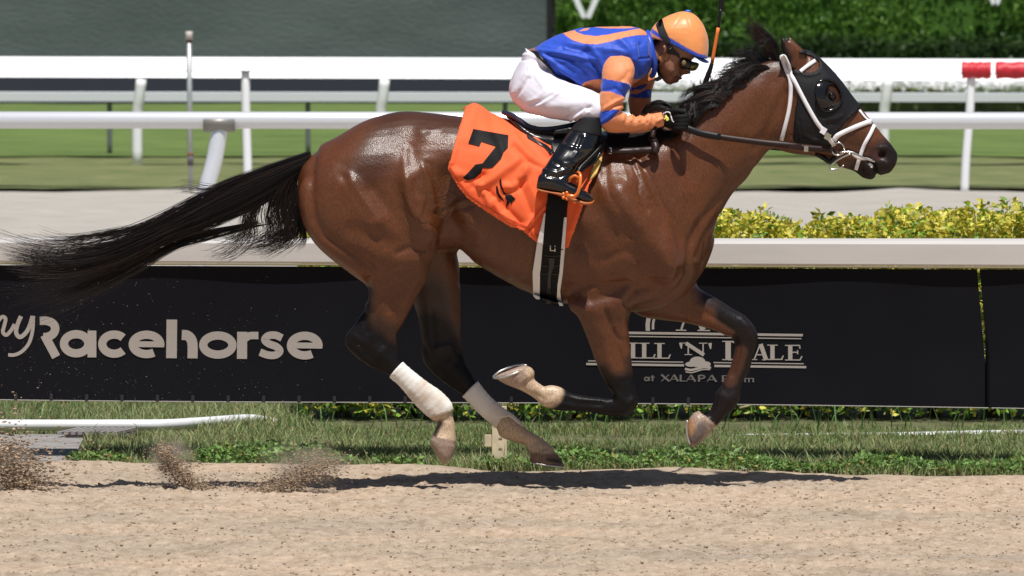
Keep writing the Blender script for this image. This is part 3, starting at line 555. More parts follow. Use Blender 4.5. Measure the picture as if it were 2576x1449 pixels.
# eye cup: a rim and a half open shell in front of the eye
ec = H_([(1240,655)])[0]; ep, en = hit(ec[0], ec[1], HBVH)
def ring_at(c, n, ru, rv, k=24, tilt=0.):
    """ellipse standing on a surface point"""
    n = n/np.linalg.norm(n); a = np.cross((0, 0, 1), n); a /= np.linalg.norm(a); b = np.cross(n, a)
    th = np.linspace(0, 2*np.pi, k, endpoint=False)+tilt
    return np.array([c+a*ru*math.cos(t)+b*rv*math.sin(t) for t in th])
M_CUP = mat('glossy_black_plastic', (.008, .008, .009), rough=.12)
cup = []
rimpts = H_([(1130,640),(1150,560),(1220,530),(1300,560),(1350,650),(1345,720),(1300,770),(1230,800),(1170,760)])
R3 = np.array([P(a, b, (hit(a, b, HOODB)[0] if hit(a, b, HOODB)[0] is not None else ep)[1]) for a, b in rimpts]+[P(*rimpts[0], hit(*rimpts[0], HOODB)[0][1])])
V1 = tube(R3-np.array((0, .004, 0)), .006, 8, 3)
mid = [H_([(1170,640)])[0], H_([(1180,570)])[0], H_([(1225,560)])[0], H_([(1235,600)])[0], H_([(1212,660)])[0], H_([(1235,720)])[0], H_([(1200,745)])[0]]
cen3 = R3[:-1].mean(0)
# dome panel on the rear half of the cup
rear = H_([(1125,640),(1145,565),(1215,535),(1250,560),(1215,600),(1205,660),(1225,710),(1290,740),(1240,790),(1175,765),(1140,710)])
def gridpatch(poly, sp, fn):
    p = np.asarray(poly, float); x0, y0 = p.min(0); x1, y1 = p.max(0); nx = int((x1-x0)/sp)+2; ny = int((y1-y0)/sp)+2
    X, Y = np.meshgrid(x0+np.arange(nx)*sp, y0+np.arange(ny)*sp); U = np.stack([X.ravel(), Y.ravel()], 1)
    idx = np.arange(nx*ny).reshape(ny, nx); F = np.stack([idx[:-1, :-1], idx[1:, :-1], idx[1:, 1:], idx[:-1, 1:]], -1).reshape(-1, 4)
    cen = U[F].mean(1); F = F[inside(cen, poly)]; ids = np.unique(F); mp = -np.ones(len(U), int); mp[ids] = np.arange(len(ids)); F = mp[F]; U = U[ids].copy()
    E = {}
    for q in F:
        for a, b in zip(q, np.roll(q, -1)):
            k = (min(a, b), max(a, b)); E[k] = E.get(k, 0)+1
    for i in {i for k, c in E.items() if c == 1 for i in k}: U[i] = nearest_on(poly, U[i])[1]
    V = []; last = None
    for u, v in U:
        q = fn(u, v); V.append(q)
    return np.array(V), F
rc = np.array(H_([(1190,660)])[0])
def domefn(u, v):
    p, n = hit(u, v, HOODB); 
    if p is None: p, n = ep, en
    d = np.hypot(u-rc[0], v-rc[1])/36.; h = .026*math.sqrt(max(0, 1-min(1, d)**2))+.003
    return p-np.array((0, h, 0))
V2 = gridpatch(rear, 2., domefn)
o = mk('eye_cup', *join([V1, (V2[0], [tuple(q) for q in V2[1]])]), M_CUP, None, True); keep(o, hood) if False else None
o.parent = hood
ex_, ey_ = H_([(1262,672)])[0]
eye = loft([(ex_-13, ey_, ex_-13, ey_+1, .001, 0), (ex_-8, ey_-8, ex_-8, ey_+9, .012, 0), (ex_, ey_-11, ex_, ey_+11, .018, 0), (ex_+8, ey_-8, ex_+8, ey_+8, .012, 0), (ex_+13, ey_, ex_+13, ey_+1, .001, 0)], 16, 4, yo=ep[1]-D0+.008)
hpart('eye', *eye, mat('dark_eye', (.01, .006, .005), rough=.05))

# ---- straps laid on the head: white bridle
def strap(line, w, bvh, off, th=.003, sub=4, far=True, taper=None):
    """a band along a traced line, lying on the surface; far = the same band on the other side"""
    L = catmull([tuple(q) for q in line], sub); out = []
    t = np.gradient(L, axis=0); t /= np.linalg.norm(t, axis=1)[:, None]; nn = np.stack([-t[:, 1], t[:, 0]], 1)
    pts = []; last = None
    for i, (u, v) in enumerate(L):
        row = []
        for s in (-1, 0, 1):
            p, n = hit(u+nn[i, 0]*w*s, v+nn[i, 1]*w*s, bvh)
            row.append((p, n))
        pts.append(row)
    ym = [min([r[0][1] for r in row if r[0] is not None], default=None) for row in pts]
    known = [i for i, y in enumerate(ym) if y is not None]
    ym = np.interp(np.arange(len(L)), known, [ym[i] for i in known]) if known else np.full(len(L), D0)
    for mir in ((False, True) if far else (False,)):
        V = []
        for i, (u, v) in enumerate(L):
            for s in (-1, 0, 1):
                p, n = pts[i][s+1]
                y = (p[1]*.5+ym[i]*.5 if p is not None else ym[i])-off
                q = P(u+nn[i, 0]*w*s, v+nn[i, 1]*w*s, y)
                if mir: q = P(u+nn[i, 0]*w*s, v+nn[i, 1]*w*s, 2*D0-y)
                V.append(q)
        F = []
        for i in range(len(L)-1):
            for j in (0, 1): F.append((i*3+j, i*3+j+1, (i+1)*3+j+1, (i+1)*3+j))
        out.append((np.array(V), F))
    return out
bridle = empty('bridle', tuple(P(2105, 375, D0))); tag(bridle, 'white webbing bridle with crossed noseband and ring bit on the bay head', 'bridle')
def bpart(name, lst, m, th=.003, parent=None):
    for V, F in ([join(lst)] if not th else lst):
        o = mk(name, V, F, m, None, True); keep(o, bridle)
        if th: solid(o, th, 0)
    return o
bpart('cheek_strap', strap(H_([(850,335),(880,440),(935,520),(1040,720),(1130,880),(1190,960),(1290,1095)]), 5.2, HOODB, .005), M_WHITE)
bpart('throat_latch', strap(H_([(838,335),(880,450),(912,530),(918,640),(905,780),(870,930),(838,1050)]), 5.0, HOODB, .005), M_WHITE)
bpart('crown_strap', strap(H_([(828,340),(860,330),(890,380),(915,450),(925,520)]), 3.5, HOODB, .007), M_WHITE)
bpart('brow_band', strap(H_([(1000,462),(1060,415),(1128,368)]), 4.6, HOODB, .005), M_WHITE)
bpart('noseband', strap(H_([(1285,1050),(1320,1005),(1420,955),(1540,905),(1605,885)]), 6.0, HOODB, .006), M_WHITE)
bpart('flash_band', strap(H_([(1630,915),(1590,1000),(1540,1090),(1505,1190),(1470,1300)]), 4.6, HOODB, .006), M_WHITE)
bpart('nose_strap', strap(H_([(1500,790),(1560,862),(1612,890)]), 2.5, HOODB, .004), M_WHITE)
for q in ((1195,965), (1230,1015)):
    a, b = H_([q])[0]; p, n = hit(a, b, HOODB)
    bb = box(-.011, .011, -.004, .004, -.014, .014); ca, sa = math.cos(.55), math.sin(.55)
    V = bb[0]@np.array([[ca, 0, sa], [0, 1, 0], [-sa, 0, ca]]).T; o = mk('buckle', V+p-np.array((0, .012, 0)), bb[1], M_WHITE if q[0] < 1200 else M_METAL); keep(o, bridle)
rc2 = H_([(1318,1120)])[0]; rr = 16.; yb = hit(*H_([(1290,1095)])[0], HBVH)[0][1]-.012
bpart('bit_ring', [tube([P(rc2[0]+rr*math.cos(t), rc2[1]+rr*math.sin(t), yb) for t in np.linspace(0, 6.2832, 25)], .0042, 8)], M_METAL, 0)
bpart('bit_ring', [tube([P(rc2[0]+rr*math.cos(t), rc2[1]+rr*math.sin(t), 2*D0-yb) for t in np.linspace(0, 6.2832, 25)], .0042, 8)], M_METAL, 0)
bpart('bit_arm', [tube([P(*q, yb-.004) for q in H_([(1430,1160),(1350,1195),(1280,1240),(1250,1275),(1262,1296),(1330,1285),(1370,1258)])], .004, 8, 4), tube([P(*q, yb) for q in H_([(1330,1150),(1440,1150),(1520,1190),(1632,1228)])], .005, 8, 4)], M_METAL, 0)
bpart('tongue_tie', [tube([P(*q, yb+.005) for q in H_([(1440,1165),(1500,1195),(1560,1205),(1610,1218)])], [.006, .009, .006, .004], 8, 3), tube([P(*q, yb+.01) for q in H_([(1580,1245),(1605,1262),(1600,1280)])], .006, 8, 3)], M_WHITE, 0)
bpart('curb_strap', [tube([P(*q, D0-.04) for q in H_([(1130,1160),(1200,1200),(1250,1230),(1290,1190)])], .010, 8, 4)], M_BLKL, 0)
# ---- reins
reins = empty('reins', tuple(P(1720, 320, D0))); tag(reins, 'brown leather reins running from the gloved hands to the bit ring', 'reins')
def ribbon(line, w, ys, th=.004):
    L = catmull([(*q, y) for q, y in zip(line, ys)], 5); t = np.gradient(L[:, :2], axis=0); t /= np.linalg.norm(t, axis=1)[:, None]; nn = np.stack([-t[:, 1], t[:, 0]], 1)
    V = []; F = []
    for i, (u, v, y) in enumerate(L):
        for s in (-1, 1): V.append(P(u+nn[i, 0]*w*s, v+nn[i, 1]*w*s, D0+y))
    for i in range(len(L)-1): F.append((i*2, i*2+1, i*2+3, i*2+2))
    return np.array(V), F
rl = H_([(-20,920),(60,955),(160,990),(320,1020),(520,1048),(700,1070),(880,1088),(1050,1112),(1290,1130)])
for nm, sgn in (('near_rein', -1), ('off_rein', 1)):
    ys = [sgn*v for v in (.15, .155, .155, .15, .14, .13, .12, .105, .075)]
    l2 = rl if sgn < 0 else [(a, b+9) for a, b in rl]
    o = solid(mk('rein', *ribbon(l2, 7.0, ys), M_LEATH, None, True), .005, 0); keep(o, reins)
o = solid(mk('rein_grip', *ribbon(rl[:4], 8.4, [-.153, -.158, -.158, -.153]), M_BLKL, None, True), .008, 0); keep(o, reins)
a, b = H_([(1048,1120)])[0]; bb = box(-.009, .009, -.004, .004, -.012, .012); keep(mk('rein_buckle', bb[0]+P(a, b, D0-.117), bb[1], M_METAL), reins)
bb = box(-.030, .030, -.004, .004, -.009, .009); a, b = H_([(950,1100)])[0]; keep(mk('rein_billet', bb[0]+P(a, b, D0-.122), bb[1], M_LEATH), reins)

# ---- neck strap (yoke) lying on the shoulder
yoke = empty('breast_yoke', tuple(P(1640, 380, D0-.2))); tag(yoke, 'dark brown leather neck strap buckled in front of the saddle on bay shoulder', 'strap')
def ypart(n, lst, m, th=.004):
    V, F = join(lst); o = mk(n, V, F, m, None, True); keep(o, yoke)
    if th: solid(o, th, 0)
    return o
ypart('strap', strap(ZG([(-30,1060),(200,1065),(450,1065),(700,1050),(880,1035)]), 7.2, HBVH, .045, far=False), M_LEATH)
ypart('keeper_loop', [tube([P(*q, hit(*q, HBVH)[0][1]-.05) for q in ZG([(850,800),(890,900),(930,1010),(905,1120)])], [.016, .018, .019, .014], 12, 4)], M_LEATH, 0)
ypart('keeper_ring', [tube([P(*q, hit(*ZG([(890,900)])[0], HBVH)[0][1]-.058-.012*math.sin(i)) for i, q in enumerate(ZG([(800,880),(860,860),(930,890),(980,960)]))], .004, 8, 4)], M_BLKL, 0)
ypart('strap_buckle', [tube([P(*q, hit(*ZG([(60,1040)])[0], HBVH)[0][1]-.055) for q in ZG([(0,1010),(70,1015),(70,1120),(0,1115)])], .004, 6, 1)], M_METAL, 0)
ypart('neck_loop', [tube([P(*q, y) for q, y in zip(ZG([(860,820),(900,640),(960,480),(1100,300)]), (D0-.21, D0-.19, D0-.15, D0-.06))], .012, 8, 4)], M_LEATH, 0)

# ================================================================= saddle cloth, saddle, girth
M_CLOTH = mat('orange_cloth', (.86, .125, .028), rough=.75, bump=.06, bscale=900, sheen=.1, var=.04, vscale=6)
M_BLACKP = mat('black_print', (.008, .0075, .008), rough=.6, spec=.12)
clothpoly = ZC([(262,120),(290,60),(330,38),(380,36),(470,70),(570,95),(650,140),(730,195),(830,235),(950,250),(1150,280),(1262,320),(1245,400),(1200,500),(1145,590),(1100,720),(1050,860),(1010,980),(990,1040),(965,1030),(860,1010),(785,985),(730,945),(690,905),(600,870),(500,815),(400,750),(300,682),(225,600),(180,520),(140,462),(168,425),(200,300)])
cp0 = [(u, min(v, 1e9)) for u, v in clothpoly]
lifted = [(u, v+(38 if v < 300 else 0)) for u, v in clothpoly]
cv, cf, cn = patch(TV, TF, clothpoly, .022, snap=22)
for _ in range(1):   # finer mesh for the folds
    me = bpy.data.meshes.new('t'); me.from_pydata(cv.tolist(), [], cf.tolist()); bm = bmesh.new(); bm.from_mesh(me)
    bmesh.ops.subdivide_edges(bm, edges=bm.edges, cuts=2, use_grid_fill=True, smooth=0); bm.verts.ensure_lookup_table()
    cv = np.array([v.co for v in bm.verts]); cf = np.array([[v.index for v in f.verts] for f in bm.faces]); bm.free(); bpy.data.meshes.remove(me)
cn = normals(cv, cf); cu = proj(cv)
FOLDS = [(ZC([(380,600),(430,660),(450,730)]), 9, .016), (ZC([(340,590),(400,580),(470,540),(560,470),(640,420)]), 12, .016), (ZC([(330,600),(420,620),(480,680),(540,760)]), 8, -.012),
 (ZC([(600,240),(680,340),(760,420),(850,480)]), 12, .012), (ZC([(620,320),(720,420),(830,470)]), 8, -.010), (ZC([(560,600),(610,610),(640,570),(700,480)]), 11, .014), (ZC([(560,640),(640,620),(690,560)]), 8, -.012),
 (ZC([(480,700),(540,790),(600,850)]), 9, .014), (ZC([(530,700),(590,780),(660,850)]), 9, -.010), (ZC([(690,905),(760,830),(830,740)]), 6, .010), (ZC([(720,905),(790,830),(850,760)]), 5, -.008),
 (ZC([(255,545),(330,575),(400,520)]), 10, -.014), (ZC([(200,500),(300,560)]), 12, .012), (ZC([(330,50),(300,140),(280,260)]), 16, .012), (ZC([(260,140),(215,300),(180,430)]), 6, .006),
 (ZC([(1160,560),(1090,700),(1030,900)]), 8, .010), (ZC([(700,480),(740,600),(790,700)]), 10, .010), (ZC([(650,560),(700,680),(740,780)]), 9, -.010),
 (ZC([(440,110),(520,300),(560,420)]), 12, -.006), (ZC([(720,200),(800,300),(860,360)]), 8, .008)]
disp = sum(h*np.exp(-(pdist(cu, l)/r)**2) for l, r, h in FOLDS)+.004*fbm(cv*7, 3, 4)
disp += .035*np.exp(-((cu[:, 0]-1200)/42)**2-((cu[:, 1]-285)/30)**2)        # cloth stands off the loin at its rear top
cv = cv+cn*disp[:, None]; cv = relax(cv, cf, 1)
cloth = empty('saddle_cloth', tuple(P(1280, 450, D0))); tag(cloth, 'orange saddle cloth with black number 7 on the racehorse flank', 'saddle cloth')
o = solid(mk('cloth', cv, cf, M_CLOTH, None, True), .004, 1); keep(o, cloth)
CB = BVHTree.FromPolygons((cv+normals(cv, cf)*.004).tolist(), cf.tolist())
def oncloth(off):
    def f(u, v):
        p, n = hit(u, v, CB)
        if p is None: p = np.array(P(u, v, D0-.28))
        return p-np.array((0, off, 0))
    return f
seven = ZC([(330,188),(578,232),(575,320),(545,350),(525,400),(465,462),(430,466),(395,462),(385,500),(340,540),(290,553),(255,535),(300,490),(345,440),(395,432),(440,375),(490,312),(388,278),(372,312),(294,290)])
V, F = gridpatch(seven, 1.6, oncloth(.0035)); o = mk('number', V, F, M_BLACKP, None, True); keep(o, cloth)
EMB = [ZC([(525,533),(533,590),(545,630),(566,650),(546,650),(522,600),(514,560)]), ZC([(490,595),(500,590),(512,640),(535,680),(552,705),(515,680),(493,640)]),
       ZC([(555,655),(598,653),(612,668),(630,684),(608,700),(602,720),(588,702),(572,735),(560,755),(568,690),(556,680)])]
V, F = join([(lambda g: (g[0], [tuple(q) for q in g[1]]))(gridpatch(e, 1.2, oncloth(.0035))) for e in EMB]); o = mk('emblem', V, F, M_BLACKP, None, True); keep(o, cloth)
M_STITCH = mat('dark_orange_hem', (.55, .06, .015), rough=.8)
hem = ZC([(150,470),(228,590),(300,668),(400,735),(500,800),(600,856),(690,895),(735,930),(785,968)])
def on_pt(u, v, off): return oncloth(off)(u, v)
for k, (du, dv) in enumerate(((3, -3), (5, -6))):
    q = [on_pt(a+du, b+dv, .003) for a, b in catmull(hem, 6)]
    keep(mk('hem_stitch', *tube(q, .0012, 6), M_STITCH), cloth)
q = [on_pt(a, b, .003) for a, b in catmull(ZC([(830,735),(770,800),(700,895)]), 8)]; keep(mk('hem_stitch', *tube(q, .0014, 6), M_STITCH), cloth)
# sponge pad edge (yellow) and black pad under the cloth in front
M_SPONGE = mat('yellow_sponge', (.70, .45, .12), rough=.9, bump=.4, bscale=300)
sp = ZC([(1245,350),(1235,420),(1205,500),(1150,560),(1165,480),(1205,400)])
V, F = gridpatch(sp, 2.5, lambda u, v: (hit(u, v, HBVH)[0] if hit(u, v, HBVH)[0] is not None else P(u, v, D0-.2))-np.array((0, .03, 0)))
tag(solid(mk('sponge_pad', V, F, M_SPONGE, None, True), .012, 0), 'yellow sponge pad edge showing under the orange saddle cloth front', 'pad')
# saddle
M_SAD = mat('black_saddle_leather', (.010, .010, .012), rough=.28)
M_NAVY = mat('navy_binding', (.012, .018, .045), rough=.5)
saddle = empty('racing_saddle', tuple(P(1400, 330, D0))); tag(saddle, 'small black racing saddle with orange stirrup under the rider', 'saddle')
SADL = [z for z in pair(ZC, [(548,74,560,96,.06),(640,120,640,190,.14),(720,172,720,260,.17),(800,193,800,330,.185),(900,188,900,380,.20),(1000,172,1010,420,.20),(1120,160,1120,400,.19),(1230,200,1230,340,.16),(1330,240,1330,310,.10)], 0)]
sv, sf = remesh([loft(SADL, 28, 5, 2.6)], .008, 6); keep(mk('saddle_seat', sv, sf, M_SAD, None, True), saddle)
edge = ZC([(545,72),(600,92),(645,118),(720,170),(800,190),(900,186),(1000,168),(1070,150)])
keep(mk('binding', *tube([P(*q, D0-w) for q, w in zip(edge, (.03, .09, .12, .135, .14, .14, .14, .12))], .011, 8, 4), M_NAVY), saddle)
flap = ZC([(905,200),(1010,180),(1250,230),(1275,310),(1200,420),(1130,470),(1000,560),(905,400),(880,300)])
fo = lambda o_: (lambda u, v: np.array(P(u, v, min((hit(u, v, CB)[0][1] if hit(u, v, CB)[0] is not None else 99), (hit(u, v, HBVH)[0][1] if hit(u, v, HBVH)[0] is not None else D0-.2))-o_)))
V, F = gridpatch(flap, 3, fo(.012)); keep(solid(mk('saddle_flap', V, F, M_SAD, None, True), .006, 0), saddle)
strp = ZC([(705,222),(740,238),(790,270),(850,300),(895,345),(880,370),(830,315),(770,280),(715,252)])
V, F = gridpatch(strp, 1.6, oncloth(.006)); keep(mk('tie_strap', V, F, M_SAD, None, True), saddle)
V, F = gridpatch([(a, b) for a, b in ZG([(0,740),(400,760),(700,730),(1000,640),(1120,660),(1300,720),(1380,760),(1330,810),(1100,850),(1010,960),(760,1000),(300,1000),(0,1000)])], 3, fo(.014)); keep(solid(mk('pommel_pad', V, F, M_BLACKP, None, True), .006, 0), saddle)
# girth
girth = empty('girth', tuple(P(1400, 700, D0-.2))); tag(girth, 'black elastic girth with white piped edges around the racehorse chest', 'girth')
gp = ZC([(858,640),(1000,690),(990,800),(975,960),(958,1100),(948,1210),(930,1330),(935,1440),(900,1440),(850,1425),(815,1400),(800,1380),(800,1180),(822,960),(845,780)])
gf = lambda o_: (lambda u, v: np.array(P(u, v, min((hit(u, v, CB)[0][1] if hit(u, v, CB)[0] is not None else 99), (hit(u, v, HBVH)[0][1] if hit(u, v, HBVH)[0] is not None else D0-.12))-o_)))
V, F = gridpatch(gp, 2.5, gf(.008)); keep(solid(mk('girth_band', V, F, mat('black_web', (.007, .007, .008), rough=.5, spec=.15, bump=.2, bscale=600), None, True), .005, 0), girth)
for poly in (ZC([(840,785),(826,960),(806,1180),(802,1205),(800,1395),(775,1392),(755,1370),(750,1200),(780,1000),(832,785)]), ZC([(980,812),(992,815),(975,1060),(963,1200),(945,1330),(950,1390),(968,1440),(940,1440),(922,1390),(925,1300),(940,1195),(955,1000),(972,815)])):
    V, F = gridpatch(poly, 1.6, gf(.013)); keep(solid(mk('girth_edge', V, F, mat('white_girth_edge', (.72, .71, .69), rough=.5), None, True), .005, 0), girth)
for l in ([(835,1080),(870,1090),(945,1085)], [(815,1155),(870,1160),(935,1155)], [(812,1212),(870,1215),(930,1218)], [(820,1390),(870,1410),(930,1425)]):
    q = [gf(.012)(*a) for a in catmull(ZC(l), 5)]; keep(mk('girth_seam', *tube(q, .0035, 6), M_SAD), girth)
V, F = gridpatch(ZC([(862,1100),(905,1100),(900,1160),(880,1220),(878,1430),(845,1425),(858,1220),(866,1160)]), 1.6, gf(.014)); keep(solid(mk('girth_buckle_strap', V, F, M_SAD, None, True), .006, 0), girth)
for l in ([(875,1018),(875,1050)], [(908,1018),(908,1055)], [(875,1048),(908,1050)]):
    q = [gf(.014)(*a) for a in catmull(ZC(l), 3)]; keep(mk('girth_buckle', *tube(q, .003, 6), M_METAL), girth)

# ---- white bandages on both hind cannons
M_WRAP = mat('white_bandage', (.74, .70, .64), rough=.8, attr=True, bump=.15, bscale=150, stretch=(1, 1, 1))
def wrap(name, poly, sel, axis, label):
    V, F, Nn = patch(HV, HF, poly, .0045, sel, N=HN)
    a, b = np.array(axis, float); d = (b-a)/np.hypot(*(b-a)); u = proj(V); s = (u-a)@d; c = (u-a)@np.array((-d[1], d[0]))
    V = V+Nn*(.0005*np.sin(s*.45+.05*c+1.5*vnoise(u*.05, 3))+.0005*vnoise(u*.06, 5))[:, None]
    dirt = (.5 if 'far' in label else 1.)*np.clip(.5*fbm(u*.03, 3, 8)+(s/np.hypot(*(b-a))-.45)*.9, 0, .75)
    col = np.array((.76, .73, .68))*(1-dirt[:, None])+np.array((.42, .28, .18))*dirt[:, None]
    return tag(solid(mk(name, V, F, M_WRAP, None, True, col), .004, 0), label, 'leg wrap')
wrap('leg_wrap', ZL([(470,750),(530,795),(600,858),(660,895),(705,930),(745,968),(768,1005),(775,1040),(740,1055),(700,1070),(640,1078),(600,1045),(560,1010),(530,970),(500,932),(450,875),(398,832),(430,790)]), lambda v: v[:, 1] < D0, ZL([(434,792),(700,1050)]), 'white bandage on the raised near hind leg, dusty at its fetlock end')
wrap('leg_wrap', ZL([(925,866),(970,925),(1010,968),(1080,1030),(1150,1078),(1195,1112),(1215,1150),(1180,1130),(1120,1080),(1075,1090),(1045,1145),(990,1095),(940,1050),(890,1000),(842,950),(890,900)]), lambda v: v[:, 1] > D0, ZL([(884,908),(1120,1110)]), 'white bandage on the far hind leg above the hoof about to land')
# ================================================================= the jockey
J = ZJ
def jp(L, yc=0.): return [J([(a, b)])[0]+J([(c, d)])[0]+((w, yc) if not hasattr(w, '__len__') else tuple(w)) for a, b, c, d, w in L]
TORSO = jp([(500,500,690,680,.13),(560,440,745,725,.150),(640,382,830,770,.160),(760,325,960,820,.170),(950,272,1150,880,.18),(1150,251,1350,870,.185),(1340,248,1490,775,.185),(1470,257,1570,720,.165),(1560,283,1640,640,.115),(1615,330,1670,560,.075)])
PELV = jp([(452,462,690,655,.125),(405,560,650,740,.145),(335,690,600,850,.155),(296,800,540,960,.15),(300,880,480,1030,.135),(335,965,440,1045,.07)])
def ty(L, ys): return [q[:5]+(y,) for q, y in zip(jp(L), ys)]
THIGH = ty([(520,560,325,935,.085),(700,690,440,1055,.10),(850,775,640,1108,.095),(1000,822,820,1137,.082),(1130,880,950,1148,.072),(1215,950,1060,1150,.062),(1235,1030,1130,1140,.04)], [-.08,-.10,-.135,-.16,-.185,-.20,-.205])
SLEEVE = ty([(1235,530,1380,525,.03),(1188,600,1445,570,.06),(1172,680,1478,660,.07),(1168,760,1462,765,.068),(1152,860,1405,880,.062),(1143,980,1370,990,.056),(1143,1080,1350,1035,.052),(1155,1180,1350,1055,.05),(1215,1240,1385,1070,.048),(1320,1256,1440,1085,.046),(1450,1247,1520,1098,.043),(1600,1222,1630,1075,.042),(1700,1205,1715,1062,.042),(1758,1190,1735,1060,.040)], [-.165,-.175,-.195,-.21,-.22,-.23,-.235,-.235,-.225,-.21,-.195,-.18,-.165,-.16])
FSLEEVE = ty([(1440,560,1600,560,.04),(1440,680,1640,660,.06),(1430,790,1672,760,.06),(1425,880,1640,860,.055),(1420,990,1635,960,.05),(1440,1080,1640,1010,.048),(1520,1130,1680,1030,.044),(1640,1110,1740,1020,.04)], [.15,.18,.20,.20,.20,.19,.17,.15])
HEADJ = ty([(1950,170,1720,280,.045),(2060,250,1670,340,.068),(2090,400,1670,420,.075),(2055,520,1690,470,.074),(2010,580,1700,520,.071),(1955,640,1700,600,.066),(1918,695,1702,665,.060),(1892,745,1722,722,.05),(1862,778,1752,765,.036),(1810,794,1785,785,.015)], [0]*10)
NOSE = ty([(1968,590,1930,600,.010),(1990,640,1930,650,.014),(2006,678,1930,690,.018),(1998,700,1930,712,.017),(1940,712,1920,722,.010)], [0]*5)
LIPS = ty([(1905,735,1880,735,.022),(1936,744,1880,748,.018),(1905,752,1880,756,.02)], [0]*3); LIP2 = ty([(1880,760,1850,764,.016),(1896,770,1850,775,.018),(1875,782,1850,785,.014)], [0]*3)
NECKJ = ty([(1580,330,1640,600,.06),(1650,380,1690,620,.058),(1730,440,1745,660,.055)], [0]*3)
EARJ = ty([(1732,462,1738,500,.005),(1745,435,1752,512,.010),(1765,422,1770,505,.012),(1785,432,1782,480,.006)], [-.078, -.085, -.083, -.074])
C_ = ZC
SHAFT = [C_([(a, b)])[0]+C_([(c, d)])[0]+(w, y) for a, b, c, d, w, y in [(1085,112,1228,108,.05,-0.215),(1060,140,1240,190,.056,-0.225),(990,225,1215,285,.058,-0.25),(930,310,1155,372,.056,-0.28),(880,385,1085,435,.05,-0.31),(835,455,1040,510,.043,-0.33),(795,525,1005,560,.04,-0.345),(778,585,985,600,.036,-0.35)]]
FOOT = [C_([(a, b)])[0]+C_([(c, d)])[0]+(w, y) for a, b, c, d, w, y in [(782,560,776,606,.02,-0.35),(800,510,790,618,.032,-0.35),(880,490,880,634,.038,-0.35),(980,548,975,655,.038,-0.35),(1060,585,1050,690,.041,-0.352),(1130,632,1120,710,.039,-0.354),(1180,676,1172,705,.02,-0.354)]]
SOLE = [C_([(a, b)])[0]+C_([(c, d)])[0]+(w, y) for a, b, c, d, w, y in [(776,600,780,618,.02,-0.35),(800,612,800,630,.034,-0.35),(880,630,880,644,.038,-0.35),(960,640,958,668,.036,-0.35),(1050,675,1045,708,.042,-0.35),(1120,700,1112,726,.041,-0.354),(1170,700,1165,722,.03,-0.354),(1188,690,1184,706,.01,-0.354)]]
mir = lambda L: [q[:5]+(-q[5],) for q in L]
jock = empty('person', tuple(P(1480, 350, D0-.2))); tag(jock, 'jockey in blue and orange silks and white breeches crouched over the horse, holding the reins', 'person')
def jpart(name, V, F, m, c=None, smooth=True, parent=None):
    o = mk(name, V, F, m, None, smooth, c); keep(o, jock); return o
M_SKIN = mat('tanned_skin', rough=.45, attr=True, var=.06, vscale=120, bump=.08, bscale=300)
# hands: palm, four bent fingers and a thumb closed on the rein
def hand(s):
    y0 = D0+s*.155; out = []
    pal = ZG([(1060,420),(1150,430),(1250,450),(1330,470)]); 
    out.append(loft([(*ZG([(a, b)])[0], *ZG([(c, d)])[0], w, s*y) for a, b, c, d, w, y in [(1070,350,1085,590,.028,.158),(1160,330,1170,620,.034,.158),(1280,320,1290,640,.036,.155),(1400,340,1400,650,.032,.15),(1440,380,1440,620,.018,.148)]], 16, 4))
    for k in range(4):
        v0 = 365+k*72; l = (1.0, 1.06, 1.0, .82)[k]
        pts = [(1390, v0, .165), (1390+110*l, v0+12, .185), (1400+120*l, v0+40, .225), (1330+60*l, v0+52, .235), (1290, v0+50, .215)]
        out.append(tube([P(*ZG([(a, b)])[0], D0+s*y) for a, b, y in pts], [.0105, .0105, .0098, .009, .0075], 10, 4))
    out.append(tube([P(*ZG([(a, b)])[0], D0+s*y) for a, b, y in [(1160, 350, .17), (1270, 300, .19), (1390, 300, .20), (1480, 335, .205)]], [.013, .012, .011, .008], 10, 4))
    return out
bodyp = [loft(x, 24, 5) for x in (HEADJ, NOSE, LIPS, LIP2, NECKJ, EARJ)]+[loft(mir(EARJ), 16, 5)]
core = [loft(x, 20, 4, ws=.86) for x in (TORSO, PELV, THIGH, mir(THIGH), SLEEVE, FSLEEVE, SHAFT[:-1], mir(SHAFT[:-1]), FOOT, mir(FOOT))]+[loft(jp([(470,470,690,670,.11),(560,440,745,725,.13)]), 20, 4)]
cuffs = [tube([P(*ZJ([(1600,1150)])[0], D0-.18), P(*ZG([(1200,470)])[0], D0-.157)], .024, 10), tube([P(*ZJ([(1600,1080)])[0], D0+.16), P(*ZG([(1200,440)])[0], D0+.157)], .022, 10)]
hands = []
def handpts(s): return [(v-np.array((0, 0, 0)), f) for v, f in hand(s)]
bv, bf = remesh(bodyp+core+cuffs+handpts(-1)+handpts(1), .0042, 4)
K = ZK
FACE = [(K([(830,690),(900,740)]), 8, -.006), (K([(690,760),(760,830),(830,850)]), 7, .004), (K([(760,800),(700,880),(740,960)]), 4, -.004), (K([(835,905),(780,890)]), 2.5, -.004), (K([(600,640),(700,680)]), 14, .004), (K([(560,800),(620,900)]), 8, -.003),
        (K([(560,400),(570,440)]), 5, -.006), (K([(980,860),(1010,850)]), 2.5, -.004), (K([(860,780),(940,860)]), 4, -.003), (K([(440,760),(480,790)]), 5, .006), (K([(640,960),(700,980)]), 8, .004)]
N = normals(bv, bf); U = proj(bv); tot = sum(h*np.exp(-(pdist(U, l)/r)**2) for l, r, h in FACE); bv = bv+N*tot[:, None]
U = proj(bv); sk = np.tile(np.array((.29, .130, .078)), (len(bv), 1))
def pj(cols, U, line, r, soft, c, k=1.):
    d = pdist(U, line); a = np.clip((r+soft-d)/soft, 0, 1)*k; cols[:] = cols*(1-a[:, None])+np.asarray(c)*a[:, None]
